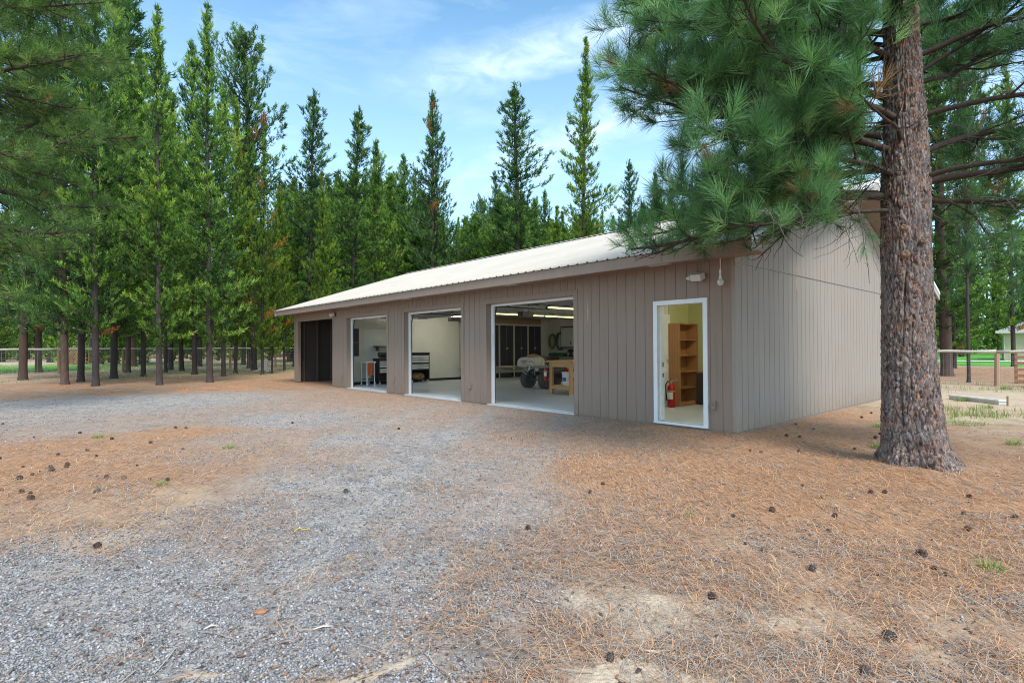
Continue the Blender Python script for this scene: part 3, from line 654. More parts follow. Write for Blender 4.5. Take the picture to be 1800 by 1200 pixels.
def put_grass():
    big = blades_mesh('grass_tuft', 90, .16, .26, M_GRASS, 1); bm_ = big.data; bpy.data.objects.remove(big)
    wide = blades_mesh('grass_tuft', 260, .11, .9, M_GRASS, 2); wm = wide.data; bpy.data.objects.remove(wide)
    spec = [(284, 852, .8, bm_, 'small green grass tuft in the gravel at left'), (172, 768, 1., bm_, 'low green tuft on the orange needles at far left'), (402, 787, .9, bm_, 'small green tuft on the gravel left of centre'),
        (1742, 998, .7, bm_, 'sparse green sprout on the needles near the right edge'), (1690, 742, 1., wm, 'wide green grass patch right of the trunk'), (1722, 728, 1.1, wm, 'green grass patch behind the wide one'), (1735, 716, 1.1, bm_, 'bright tuft just in front of the white board'),
        (1690, 704, 1.2, bm_, 'yellowish tuft growing against the left half of the white board'), (1768, 684, 1.6, bm_, 'pale tuft at the foot of the fence post'), (1545, 750, 1.0, bm_, 'green tuft just left of the trunk'), (1782, 782, .9, bm_, 'low tuft at the right edge of the yard'),
        (1541, 786, .8, bm_, 'yellow green tuft at the left root of the trunk'), (1655, 716, .9, wm, 'thin grass left of the white board'), (1212, 901, .35, bm_, 'tiny yellow sprig on the needles left of the upright cone')]
    for px, py, s, me, lab in spec:
        o = bpy.data.objects.new('grass_tuft', me); COL.objects.link(o); p = at(px, py+1); o.location = (p.x, p.y, float(gh(p.x, p.y))-.005); s = s*(.62 if px < 600 else .85); o.scale = (s, s, s); o.rotation_euler.z = rnd.uniform(0, 6)
        tag(o, lab, 'grass', 'grass tufts in the yard')
    r = np.random.default_rng(9); P = []   # thin wild grass beyond the yard edge
    xs = []; ys = []
    for _ in range(5200):
        px = r.uniform(-150, 520) if r.random() < .75 else r.uniform(1640, 1900); py = r.uniform(640, 674) if px < 600 else r.uniform(655, 735)
        p = at(px, py); xs.append(p.x); ys.append(p.y)
    xs = np.array(xs); ys = np.array(ys); cv = cover(xs, ys); kp = cv[:, 2]+(vnoise(xs, ys, .6, 41)-.5)*.7 > r.uniform(.1, .5, len(xs)); xs, ys = xs[kp], ys[kp]
    V = []; T = []
    for x, y in zip(xs, ys):
        for _ in range(7):
            a = r.uniform(0, 6.28); b = r.normal(0, .12, 2); h = r.uniform(.05, .17); w = .007; dx, dy = math.cos(a), math.sin(a); X, Y = x+b[0], y+b[1]; z = GZ
            V += [(X-dy*w, Y+dx*w, z), (X+dy*w, Y-dx*w, z), (X+dx*h*.3, Y+dy*h*.3, z+h)]; t = r.random(); T += [t]*3
    if V: tag(np_mesh('wild_grass', V, np.arange(len(V)).reshape(-1, 3), needle_mat('dry_grass_blades', [(0, (.16, .20, .06)), (.5, (.30, .31, .13)), (1, (.52, .46, .28))], .3, 0), attrs={'tint': T}), 'thin yellow green grass under the trees beyond the yard', 'grass', kind='stuff')
put_grass()
# ------------------------------------------------------------------ the garage building (local x = -t along the front, y = into the building)
LEN, WID, HW = 18.32, 11.09, 5.545
ZSOF, ZFT, ZR, EAVE, OVH = 2.70, 2.842, 4.892, .598, .534
SLOPE = (ZR-ZFT)/(HW+EAVE)
T1, PIER, OW = 3.294, 1.006, 2.743
OPS = []                       # (x0, x1, z0, z1) openings in the front wall
for k in range(3):
    a = T1+k*(OW+PIER); OPS.append((-(a+OW), -a, .0, 2.36))
DOOR = (-1.37, -.52, .06, 2.04)
BAY = (-18.05, -14.66, -.05, 2.40)
ZB = .0
bld = thing('garage_building', 'long brown garage with vertical boards, three open bays and a cream metal roof', 'building', C0, BROT)
GR = .203
def planks(spans, zlo, zhi_fn, opens, plane, x_off=0):
    """vertical grooved boards; plane(u, depth, z) -> local point; depth<0 stands proud"""
    mb = MB(); gw = .0055
    u0, u1 = spans
    k0 = math.floor(u0/GR)
    k = k0
    while k*GR < u1:
        a, b = max(u0, k*GR+gw), min(u1, (k+1)*GR-gw); k += 1
        if b <= a: continue
        cuts = sorted({a, b, *[c for o in opens for c in o[:2] if a < c < b]})
        for p, q in zip(cuts, cuts[1:]):
            if q-p < .004: continue
            m = (p+q)/2; zt0, zt1 = zhi_fn(p), zhi_fn(q)
            iv = [(zlo, None)]
            for o in opens:
                if o[0] <= m <= o[1]:
                    iv = ([(zlo, o[2])] if o[2] > zlo+.01 else []) + [(o[3], None)]
            for z0, z1 in iv:
                h0, h1 = (zt0, zt1) if z1 is None else (z1, z1)
                P = [plane(p, -.009, z0), plane(q, -.009, z0), plane(q, -.009, h1), plane(p, -.009, h0)]
                B = [plane(p, .0, z0), plane(q, .0, z0), plane(q, .0, h1), plane(p, .0, h0)]
                mb.quad(*P)
                for i in range(4): j = (i+1) % 4; mb.quad(P[j], P[i], B[i], B[j])
    # backing sheet, seen in the grooves
    cuts = sorted({u0, u1, *[c for o in opens for c in o[:2]]})
    for p, q in zip(cuts, cuts[1:]):
        m = (p+q)/2; iv = [(zlo, None)]
        for o in opens:
            if o[0] <= m <= o[1]: iv = ([(zlo, o[2])] if o[2] > zlo+.01 else []) + [(o[3], None)]
        n = max(1, int((q-p)/1.0)) if zhi_fn(p) != zhi_fn(q) else 1
        for z0, z1 in iv:
            mb.quad(plane(p, -.001, z0), plane(q, -.001, z0), plane(q, -.001, zhi_fn(q) if z1 is None else z1), plane(p, -.001, zhi_fn(p) if z1 is None else z1))
    return mb
holes = OPS+[DOOR, BAY]
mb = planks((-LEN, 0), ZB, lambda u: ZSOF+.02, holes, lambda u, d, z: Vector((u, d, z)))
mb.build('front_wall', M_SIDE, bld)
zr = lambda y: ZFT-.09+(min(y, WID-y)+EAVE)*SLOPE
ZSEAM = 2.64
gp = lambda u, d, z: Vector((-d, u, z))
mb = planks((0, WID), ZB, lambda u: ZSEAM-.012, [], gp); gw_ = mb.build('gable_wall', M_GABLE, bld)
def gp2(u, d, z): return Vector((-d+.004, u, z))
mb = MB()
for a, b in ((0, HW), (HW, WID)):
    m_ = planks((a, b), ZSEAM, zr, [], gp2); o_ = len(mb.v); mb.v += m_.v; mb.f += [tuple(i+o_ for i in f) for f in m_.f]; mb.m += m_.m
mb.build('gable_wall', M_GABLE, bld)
mb = MB(); mb.box(.0, .022, .0, WID, ZSEAM-.010, ZSEAM-.002); mb.build('seam_flashing', M_RAKE, bld)
# plain rear and far gable walls
mb = MB(); mb.quad((-LEN, WID, ZB), (0, WID, ZB), (0, WID, ZSOF), (-LEN, WID, ZSOF)); mb.quad((-LEN, 0, ZB), (-LEN, WID, ZB), (-LEN, WID, ZSOF), (-LEN, 0, ZSOF))
mb.poly([(-LEN, 0, ZSOF), (-LEN, WID, ZSOF), (-LEN, HW, ZR-.09)])
mb.box(-LEN, -LEN+.1, .02, WID-.02, ZB, ZSOF); mb.box(-LEN+.1, -.02, WID-.1, WID-.003, ZB, ZSOF); mb.box(-.1, -.02, .12, WID-.12, ZB, ZSOF)
mb.build('rear_wall', M_SIDE, bld)
# corner boards
mb = MB(); mb.box(-.002, .019, -.019, .045, ZB, ZSOF); mb.box(-.045, -.002, -.019, -.010, ZB, ZSOF); mb.build('corner_board', M_GABLE, bld)
mb = MB(); mb.box(-LEN-.016, -LEN+.08, -.020, -.0095, ZB, ZSOF); mb.build('corner_board', M_SIDE, bld)
# foundation
mb = MB()
xs = [-LEN] + [v for o in sorted(OPS+[DOOR, BAY]) for v in (o[0], o[1])] + [0]
segs = [(-LEN, BAY[0]), (BAY[1], OPS[2][0]), (OPS[2][1], OPS[1][0]), (OPS[1][1], OPS[0][0]), (OPS[0][1], 0)]
for a, b in segs: MB().box(a, b, .004, .12, -.25, ZB-.003).build('foundation', M_CONC, bld)
MB().box(-.14, -.004, .12, WID, -.25, ZB-.003).build('foundation', M_CONC, bld)
MB().box(-.02, .022, -.012, WID, -.25, -.008).build('foundation', M_CONC, bld); MB().box(-1.55, .022, -.035, -.0125, -.25, -.012).build('foundation', M_CONC, bld)
# floor slab (three bays and the entry room)
mb = MB(); mb.box(-14.6, -.13, .125, WID-.1, -.2, .012)
for o in OPS: mb.box(o[0]+.002, o[1]-.002, -.02, .125, -.2, .004)
mb.build('floor_slab', M_SLAB, bld)
mb = MB(); mb.box(BAY[0]-.2, BAY[1], .0, 4.0, -.2, -.03); mb.build('bay_floor', M_CONC, bld)
# garage bay frames: brown trim boards, reveal, white weather frame
for o in OPS:
    x0, x1, z0, z1 = o; mb = MB()
    mb.box(x0-.11, x0, -.021, -.0095, ZB, z1+.11); mb.box(x1, x1+.11, -.021, -.0095, ZB, z1+.11); mb.box(x0, x1, -.021, -.0095, z1, z1+.11)
    mb.box(x0-.02, x0, -.0094, .13, ZB, z1); mb.box(x1, x1+.02, -.0094, .13, ZB, z1); mb.box(x0, x1, -.0094, .13, z1, z1+.02)
    mb.build('bay_trim', M_SIDE, bld)
    mb = MB(); w = .085
    mb.box(x0-.03, x0+w, .131, .17, .015, z1+.02); mb.box(x1-w, x1+.03, .131, .17, .015, z1+.02); mb.box(x0+w, x1-w, .131, .17, z1-.055, z1+.02)
    mb.build('weather_frame', M_WHITE, bld)
# bare studs above the open storage bay and beside it
mb = MB(); mb.box(BAY[0]-.012, BAY[0]+.10, -.019, .10, ZB, BAY[3]); mb.box(BAY[1]-.02, BAY[1]+.0, -.019, .12, ZB, BAY[3]); mb.build('bay_post', M_SIDE, bld)
# storage bay interior
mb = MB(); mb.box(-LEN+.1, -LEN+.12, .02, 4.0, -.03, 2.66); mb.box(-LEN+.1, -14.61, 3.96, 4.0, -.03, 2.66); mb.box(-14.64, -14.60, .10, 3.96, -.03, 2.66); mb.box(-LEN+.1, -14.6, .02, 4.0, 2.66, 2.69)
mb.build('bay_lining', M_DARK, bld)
M_STUD = plain('brown_stud', (.10, .075, .062), .8, .15, 6)
for y in (.30, .86, 1.46, 2.06, 2.66, 3.26, 3.86):
    MB().box(-LEN+.121, -LEN+.22, y-.03, y+.02, -.03, 2.66).build('wall_stud', M_STUD, bld)
for x in (-17.6, -17.0, -16.4, -15.8, -15.2):
    MB().box(x-.02, x+.02, 3.86, 3.959, -.03, 2.66).build('wall_stud', M_STUD, bld)
# inside walls and ceiling
IC = 2.665
mb = MB(); mb.box(-14.599, -14.56, .14, WID-.12, .012, IC); mb.box(-14.56, -2.86, WID-.16, WID-.12, .012, IC); mb.box(-2.86, -2.80, .14, WID-.12, .012, IC)
for a, b in ((OPS[2][0]-1.1, OPS[2][0]-.031), (OPS[2][1]+.031, OPS[1][0]-.031), (OPS[1][1]+.031, OPS[0][0]-.031), (OPS[0][1]+.031, -2.86)): mb.box(max(a, -14.56), b, .135, .169, .012, IC)
mb.box(-14.56, -2.86, .171, .19, 2.40, IC)
mb.build('inner_wall', M_WALLIN, bld)
mb = MB(); mb.box(-14.6, -.12, .135, WID-.12, IC, IC+.03); mb.build('ceiling', M_CEIL, bld)
mb = MB(); mb.box(-14.559, -14.54, .19, WID-.16, .013, .11); mb.box(-14.54, -3, WID-.18, WID-.161, .013, .11); mb.build('baseboard', M_BLACK, bld)
# entry room
mb = MB(); mb.box(-2.799, -.12, 3.46, 3.5, .012, IC); mb.box(-2.799, -2.788, 2.63, 3.46, .012, IC); mb.box(-.119, -.10, .14, 3.46, .012, IC); mb.build('entry_room_wall', M_YELLOW, bld)
mb = MB(); mb.box(-2.799, -.119, .136, .15, 2.11, IC); mb.box(-2.787, -1.445, .136, .15, .012, 2.11); mb.box(-.455, -.119, .136, .15, .012, 2.11); mb.build('entry_room_wall', M_YELLOW, bld)
dr = MB().box(-2.798, -2.755, 1.75, 2.62, .02, 2.05).build('inner_door', M_WHITE, bld)
MB().tube([(-2.754, 2.50, 1.03), (-2.70, 2.50, 1.03), (-2.70, 2.42, 1.03)], .012, 8).build('lever_handle', M_STEEL, dr)
MB().box(-2.5, -.6, 3.44, 3.459, .012, .10).build('baseboard', M_BLACK, bld)
# entry door frame
x0, x1, z0, z1 = DOOR
mb = MB(); w = .075
mb.box(x0-w, x0, -.034, -.0095, .055, z1+w); mb.box(x1, x1+w, -.034, -.0095, .055, z1+w); mb.box(x0, x1, -.034, -.0095, z1, z1+w)
mb.box(x0-.02, x0, -.0094, .16, .055, z1); mb.box(x1, x1+.02, -.0094, .16, .055, z1); mb.box(x0, x1, -.0094, .16, z1, z1+.02)
mb.box(x0-.0, x0+.018, .06, .16, .06, z1); mb.box(x1-.018, x1, .06, .16, .06, z1)
fr = mb.build('door_frame', M_WHITE, bld)
MB().box(x0-w, x1+w, -.045, .16, .018, .0549).build('threshold', M_WHITE, fr)
MB().box(x0+.019, x0+.022, .10, .135, .98, 1.06).build('strike_plate', M_DSTEEL, fr)
MB().box(x0+.019, x0+.022, .10, .135, .80, .87).build('strike_plate', M_DSTEEL, fr)

# ---- roof: ribbed panels laid up the slope
RX0, RX1 = -LEN-OVH, OVH; RIB = .2286
def roof_side(sgn):
    prof = []; x = RX0
    while x < RX1-.02:
        prof += [(x, 0), (x+RIB-.058, 0), (x+RIB-.040, .024), (x+RIB-.018, .024)]; x += RIB
    prof = [(min(a, RX1), h) for a, h in prof]+[(RX1, 0)]
    V = []; n = len(prof); ny = 13
    y_e, y_r = (-EAVE-.03, HW) if sgn > 0 else (WID+EAVE+.03, HW)
    for k in range(ny):
        f = k/(ny-1); y = y_e+(y_r-y_e)*f; z = ZFT+abs(y-(-EAVE if sgn > 0 else WID+EAVE))*SLOPE*(1 if f > 0 else -1)+.012
        for a, h in prof:
            V.append((a, y, z+h))
    Q = []
    for k in range(ny-1):
        for j in range(n-1):
            i = k*n+j; q = (i, i+1, i+n+1, i+n); Q.append(q if sgn > 0 else q[::-1])
    return V, Q
for s in (1, -1):
    V, Q = roof_side(s); o = np_mesh('roof', V, Q, M_ROOF, bld)
    sm = o.modifiers.new('thick', 'SOLIDIFY'); sm.thickness = .004; sm.offset = 1
mb = MB()
for s in (-1, 1): mb.quad((RX0-.01, HW, ZR+.06), (RX1+.01, HW, ZR+.06), (RX1+.01, HW+s*.17, ZR+.06-.17*SLOPE), (RX0-.01, HW+s*.17, ZR+.06-.17*SLOPE))
rc = mb.build('ridge_cap', M_ROOF, bld); rc.modifiers.new('thick', 'SOLIDIFY').thickness = .004
# gable trims: metal edge and barge boards
def slope_pt(x, y, dz): return (x, y, ZFT+(min(y, WID-y)+EAVE)*SLOPE+dz)
for x, dx in ((RX1, 1), (RX0, -1)):
    for ya, yb in ((-EAVE-.02, HW), (WID+EAVE+.02, HW)):
        for (nm_, mm_, d0, d1, e0, e1) in (('rake_flashing', M_WHITE, .042, -.045, .002, .012), ('barge_board', M_RAKE, -.012, -.19, -.038, -.0)):
            m_ = MB(); X0, X1 = x+dx*e0, x+dx*e1
            A = [slope_pt(X0, ya, d0), slope_pt(X0, yb, d0), slope_pt(X0, yb, d1), slope_pt(X0, ya, d1)]; B = [(X1, p[1], p[2]) for p in A]
            m_.poly(A[::-1] if dx > 0 else A); m_.poly(B if dx > 0 else B[::-1])
            for i in range(4): j = (i+1) % 4; m_.quad(A[i], A[j], B[j], B[i])
            if nm_ == 'rake_flashing': m_.quad(slope_pt(x-dx*.06, ya, .044), slope_pt(x-dx*.06, yb, .044), slope_pt(x+dx*.012, yb, .044), slope_pt(x+dx*.012, ya, .044))
            m_.build(nm_, mm_, bld)
# frieze trim where the gable wall meets the roof
mb = MB()
for ya, yb in ((0, HW), (WID, HW)):
    A = [slope_pt(.016, ya, -.20), slope_pt(.016, yb, -.20), slope_pt(.016, yb, -.33), slope_pt(.016, ya, -.33)]; B = [(.036, p[1], p[2]) for p in A]
    mb.quad(*B)
    for i in range(4): j = (i+1) % 4; mb.quad(A[i], A[j], B[j], B[i])
mb.build('frieze_board', M_RAKE, bld)
# fascia and soffits
mb = MB(); mb.box(RX0+.002, RX1-.04, -EAVE, -EAVE+.035, 2.657, 2.842); mb.build('fascia_board', M_SIDE, bld)
MB().box(RX0+.002, RX1-.04, WID+EAVE-.035, WID+EAVE, 2.657, 2.842).build('fascia_board', M_SIDE, bld)
mb = MB(); mb.box(RX0+.04, RX1-.04, -EAVE+.035, .0, ZSOF, ZSOF+.02); mb.box(RX0+.04, RX1-.04, WID, WID+EAVE-.035, ZSOF, ZSOF+.02)
for x0_, x1_ in ((.02, RX1-.04), (RX0+.04, -LEN-.02)):
    for ya, yb in ((0, HW), (WID, HW)):
        mb.quad(slope_pt(x0_, ya, -.13), slope_pt(x1_, ya, -.13), slope_pt(x1_, yb, -.13), slope_pt(x0_, yb, -.13))
        mb.quad(slope_pt(x0_, ya, -.11), slope_pt(x1_, ya, -.11), slope_pt(x1_, yb, -.11), slope_pt(x0_, yb, -.11))
mb.build('soffit', M_SIDE, bld)
for x in (-1.15, -4.85, -9.2, -13.0):
    v_ = MB().box(x-.2, x+.2, -.38, -.22, ZSOF-.010, ZSOF-.001).build('soffit_vent', M_OFFW, bld)
    mb = MB()
    for k in range(6): mb.box(x-.18, x+.18, -.37+k*.024, -.362+k*.024, ZSOF-.014, ZSOF-.0101)
    mb.build('louvre', M_GREYPL, v_)
# hose and cable boxes on the wall, stains that run down the boards
for x in (-.35, -6.66, -10.35, -13.86):
    b_ = MB().box(x-.035, x+.035, -.055, -.0095, .33, .40).build('door_sensor', M_SIDE, bld)
    MB().box(x+.02, x+.045, -.062, -.0095, .40, .46).build('sensor_arm', M_SIDE, b_); MB().box(x-.09, x-.036, -.03, -.0095, .36, .375).build('sensor_cable', M_SIDE, b_)
def stain(name, plane, u, z0, z1, w):
    r = random.Random(3); L = []; Rr = []
    for k in range(15):
        f = k/14; z = z1+(z0-z1)*f; ww = w*(math.sin(math.pi*min(1, f*1.02+.03))**.5)*r.uniform(.5, 1.1); c = u+r.uniform(-.006, .006)
        L.append(plane(c-ww, z)); Rr.append(plane(c+ww, z))
    mb = MB()
    for k in range(14): mb.quad(L[k], Rr[k], Rr[k+1], L[k+1])
    return mb
M_STAIN = plain('dried_sap', (.36, .27, .12), .5, .4, 60); M_STAIN2 = plain('worn_paint', (.38, .30, .23), .8, .2, 60)
stain('s', lambda u, z: Vector((.0115, u, z)), 2.42, 2.30, 2.64, .022).build('sap_streak', M_STAIN, bld)
stain('s', lambda u, z: Vector((.0155, u, z)), 2.42, 2.645, 2.84, .016).build('sap_streak', M_STAIN, bld)
stain('s', lambda u, z: Vector((u, -.0115, z)), -2.93, 1.77, 2.22, .018).build('worn_streak', M_STAIN2, bld)

# ---- overhead garage doors, tracks
for k, o in enumerate(OPS):
    x0, x1 = o[0]+.08, o[1]-.08; g_ = MB()
    for q in range(5): g_.box(x0, x1, .42+q*.535, .42+q*.535+.525, 2.455, 2.495)
    dd = g_.build('overhead_door', M_GREYPL, bld)
    for q in range(5): MB().box(x0, x1, .62+q*.535, .68+q*.535, 2.41, 2.454).build('strut', M_STEEL, dd)
    tr = MB()
    for x in (x0-.03, x1+.03):
        tr.tube([(x, .20, .02), (x, .20, 2.05), (x, .26, 2.30), (x, .42, 2.42), (x, 3.2, 2.44)], .018, 6)
        tr.box(x-.015, x+.015, 3.1, 3.15, 2.44, IC); tr.box(x-.015, x+.015, 1.6, 1.64, 2.44, IC)
    tr.build('door_track', M_DSTEEL, dd)
    mb = MB(); mb.tube([(x0-.03, .30, 2.56), (x1+.03, .30, 2.56)], .013, 8); mb.tube([(x0+.3, .30, 2.56), (x1-.3, .30, 2.56)], .035, 10); mb.build('torsion_spring', M_DSTEEL, dd)
    mb = MB(); xm = (x0+x1)/2; mb.box(xm-.12, xm+.12, 3.3, 3.75, 2.30, 2.45); mb.box(xm-.02, xm+.02, .3, 3.3, 2.52, 2.55); mb.box(xm-.15, xm-.13, 3.5, 3.54, 2.4, IC); mb.box(xm+.13, xm+.15, 3.5, 3.54, 2.4, IC)
    mb.build('door_opener', M_DSTEEL, dd)

# ---- wall and eave fittings
def flood(x, z, label):
    p = BW(-x, 0, z); t = thing('flood_light', label, 'light', p, BROT, 'flood lights on the front wall')
    MB().lathe([(.055, -.03), (.055, -.012), (.03, -.0095)], 16, axis='z').build('wall_plate', M_DSTEEL, t).rotation_euler.x = -math.pi/2
    mb = MB(); M = Matrix.Translation((-.02, -.12, .0)) @ Matrix.Rotation(math.radians(22), 4, 'X') @ Matrix.Rotation(math.radians(-10), 4, 'Z')
    mb.box(-.11, .09, -.07, .06, -.055, .055, M); mb.build('lamp_housing', M_OFFW, t, bevel=.008)
    mb = MB(); mb.lathe([(.018, -.09), (.03, -.07), (.045, -.02), (.02, .0)], 14, c=(-.14, -.12, -.01), axis='x'); mb.build('lamp_lens', M_GLASSY, t)
    MB().tube([(0, -.03, -.02), (0, -.08, -.05), (-.01, -.11, -.03)], .012, 8).build('swivel_arm', M_DSTEEL, t)
flood(-.52, 2.45, 'white flood light above and right of the entry door, under the eave near the corner')
flood(-14.44, 2.52, 'small flood light under the eave beside the open storage bay')
hg = thing('hanging_feeder', 'clear glass bulb hanging on a pale cord from the eave by the building corner', 'bird feeder', BW(.17, -.12, 2.70), BROT)
MB().tube([(0, 0, 0), (.004, 0, -.12), (-.004, 0, -.25)], .008, 6).build('cord', M_LABEL, hg)
MB().lathe([(.006, -.16), (.02, -.2), (.012, -.25), (.02, -.29), (.026, -.32)], 10).build('neck', M_LABEL, hg)
MB().lathe([(.02, -.31), (.045, -.345), (.05, -.38), (.035, -.415), (.01, -.43)], 14).build('glass_bulb', M_GLASSY, hg)
cable = MB(); cable.tube([(0, -.015, 2.70), (.02, .02, 2.69)], .004, 5)

# ------------------------------------------------------------------ what stands inside
IN = 'things inside the garage'
def inside(name, label, cat, t, d, z=.012, rz=0., group=None): return thing(name, label, cat, BW(t, d, z), BROT+rz, group)

# workbench (end-on in the widest bay)
wb = inside('workbench', 'light wooden workbench with a lower shelf at the right of the nearest open bay', 'workbench', 6.56, 3.05)
MB().box(-.46, .52, -.06, 1.5, .90, .945).build('bench_top', M_PINE, wb, bevel=.004)
for x in (-.38, .36):
    for y in (.0, 1.36): MB().box(x, x+.09, y, y+.09, 0, .8999).build('leg', M_PINE, wb, bevel=.003)
mb = MB(); mb.box(-.29, .36, .01, .05, .76, .8999); mb.box(-.29, .36, 1.40, 1.44, .76, .8999); mb.box(-.37, -.33, .09, 1.36, .76, .8999); mb.box(.41, .45, .09, 1.36, .76, .8999); mb.build('apron', M_PINE, wb)
mb = MB(); mb.box(-.29, .36, .01, .05, .14, .23); mb.box(-.29, .36, 1.40, 1.44, .14, .23); mb.box(-.37, -.33, .09, 1.36, .14, .23); mb.box(.41, .45, .09, 1.36, .14, .23); mb.build('stretcher', M_PINE, wb)
MB().box(-.325, .405, .055, 1.395, .232, .250).build('lower_shelf', M_PINE, wb)
def bucket(t, d, z, r, h, m, label, rz=0):
    b = inside('bucket', label, 'bucket', t, d, z, rz, 'buckets on the bench shelf')
    MB().lathe([(r*.86, 0), (r, h*.96), (r*1.07, h*.96), (r*1.07, h), (r*.95, h), (r*.8, .02)], 20).build('pail', m, b, smooth=False)
    mb = MB()
    n = 4
    for k in range(n):
        a0, a1 = -2.3+k*.22, -2.3+(k+1)*.22; q = r*.935+.004
        mb.quad((q*math.cos(a0), q*math.sin(a0), h*.28), (q*math.cos(a1), q*math.sin(a1), h*.28), (q*math.cos(a1)*1.04, q*math.sin(a1)*1.04, h*.58), (q*math.cos(a0)*1.04, q*math.sin(a0)*1.04, h*.58))
    mb.build('label_print', M_BLUE, b)
    MB().tube([(r*math.cos(a)*1.08, -.01, h*.95-abs(math.sin(a))*h*.35) for a in [k*math.pi/8 for k in range(9)]], .004, 5).build('bail', M_STEEL, b)
bucket(6.58, 3.40, .264, .145, .36, M_WHITE, 'white plastic bucket with blue print on the bench shelf, left one', .4)
bucket(6.32, 3.55, .264, .14, .37, M_GREYPL, 'grey white bucket standing right behind the other on the bench shelf')
MB_ = inside('carton', 'small white carton lying in front of the buckets on the bench shelf', 'box', 6.34, 3.20, .264)
MB().box(-.12, .10, -.08, .05, 0, .09).build('carton_body', M_LABEL, MB_); MB().box(-.12, .10, -.0805, -.08, .03, .06).build('print_band', M_BRASS, MB_)

def extinguisher(t, d, z, label, s=1., hose_side=-1):
    e = inside('fire_extinguisher', label, 'fire extinguisher', t, d, z); e.scale = (s, s, s)
    MB().lathe([(.03, 0), (.066, .008), (.07, .03), (.07, .34), (.062, .38), (.03, .415), (.02, .42)], 20).build('cylinder', M_RED, e, smooth=True)
    MB().lathe([(.02, .42), (.022, .45), (.014, .47)], 12).build('valve', M_BRASS, e)
    mb = MB(); mb.box(-.012, .10, -.012, .012, .462, .474, Matrix.Rotation(math.radians(0), 4, 'Y')); mb.tube([(0, 0, .47), (.06, 0, .505), (.13, 0, .48)], .008, 6); mb.build('handle', M_STEEL, e)
    hs = hose_side
    MB().tube([(hs*.015, 0, .45), (hs*.07, 0, .46), (hs*.105, -.01, .40), (hs*.10, -.01, .25), (hs*.082, -.01, .12)], [.011, .011, .011, .011, .016], 8).build('hose', M_BLACK, e, smooth=True)
    mb = MB(); 
    for k in range(8):
        a0, a1 = -2.5+k*.24, -2.5+(k+1)*.24; q = .0715
        mb.quad((q*math.cos(a0), q*math.sin(a0), .15), (q*math.cos(a1), q*math.sin(a1), .15), (q*math.cos(a1), q*math.sin(a1), .27), (q*math.cos(a0), q*math.sin(a0), .27))
    mb.build('label_sticker', M_LABEL, e)
    MB().lathe([(.0725, .275), (.0725, .305)], 20).build('band', M_BRASS, e)
extinguisher(7.02, 3.0, .37, 'red fire extinguisher with white sticker hung on the left end of the workbench', .93, 1)
extinguisher(2.55, 2.32, .012, 'red fire extinguisher standing on the floor by the oak bookcase inside the entry door', 1.22, -1)

# oak bookcase
bk = inside('bookcase', 'tall narrow oak bookcase with five empty shelves seen through the entry door', 'bookcase', 2.77, 2.55)
MB().box(0, .30, 0, .02, 0, 1.84).build('side_panel', M_OAK, bk); MB().box(0, .30, .76, .78, 0, 1.84).build('side_panel', M_OAK, bk)
MB().box(.002, .012, .02, .76, .0, 1.82).build('back_panel', M_OAK, bk)
for z in (.05, .39, .75, 1.11, 1.46, 1.818): MB().box(.013, .298, .021, .759, z, z+.02).build('shelf', M_OAK, bk)
MB().box(.28, .299, .021, .759, 0, .049).build('plinth', M_OAK, bk)
dk = inside('low_cabinet', 'dark brown low cabinet against the yellow green wall inside the entry door', 'cabinet', 1.95, 3.20)
MB().box(-.5, .85, 0, .24, .05, .72).build('carcass', M_DARK, dk); MB().box(-.5, .85, -.02, .245, .7205, .745).build('top', M_PLY, dk); MB().box(-.45, .8, .03, .2, 0, .0499).build('plinth', M_BLACK, dk)
pic = inside('picture_frame', 'dark framed board hanging on the yellow green wall at the right of the entry doorway', 'picture', 2.13, 3.445, 1.0)
MB().box(-.05, .75, -.02, .0, .0, 1.05).build('frame', M_DARK, pic); MB().box(.0, .70, -.023, -.0201, .05, 1.0).build('panel', M_BLUEBLK, pic)

# tall cabinets along the end wall (front faces +x local)
CW = .86
for k in range(5):
    cb = inside('tall_cabinet', ['leftmost dark tall cabinet on the end wall, mostly hidden by the bay frame', 'second dark tall cabinet from the left on the end wall', 'middle dark tall cabinet on the end wall', 'fourth dark tall cabinet from the left on the end wall', 'dark tall cabinet at the right end of the row'][k],
                'cabinet', 14.53, 5.45+k*CW, .012, 0, 'dark tall cabinets along the end wall')
    MB().box(0, .60, 0, CW-.01, .45, 2.36).build('carcass', M_CREAMTR, cb)
    for y0, y1 in ((.05, CW/2-.018), (CW/2+.012, CW-.06)):
        d_ = MB().box(.601, .62, y0, y1, .53, 2.29).build('door', M_BLUEBLK, cb)
    MB().box(.6202, .64, CW/2-.05, CW/2+.05, 1.25, 1.33).build('latch', M_STEEL, cb)
    MB().box(.1, .58, 0, CW-.01, .22, .24).build('under_shelf', M_CREAMTR, cb)
    MB().box(.56, .60, 0, .04, 0.0, .4499).build('leg', M_CREAMTR, cb); MB().box(.05, .5, .05, CW-.06, .0, .2).build('kick_panel', M_BLACK, cb)
bh = inside('plywood_bulkhead', 'brown plywood strip above the row of tall cabinets', 'panel', 14.53, 5.45, 2.385)
MB().box(0, .58, 0, 4.3, 0, .26).build('strip', M_PLY, bh)

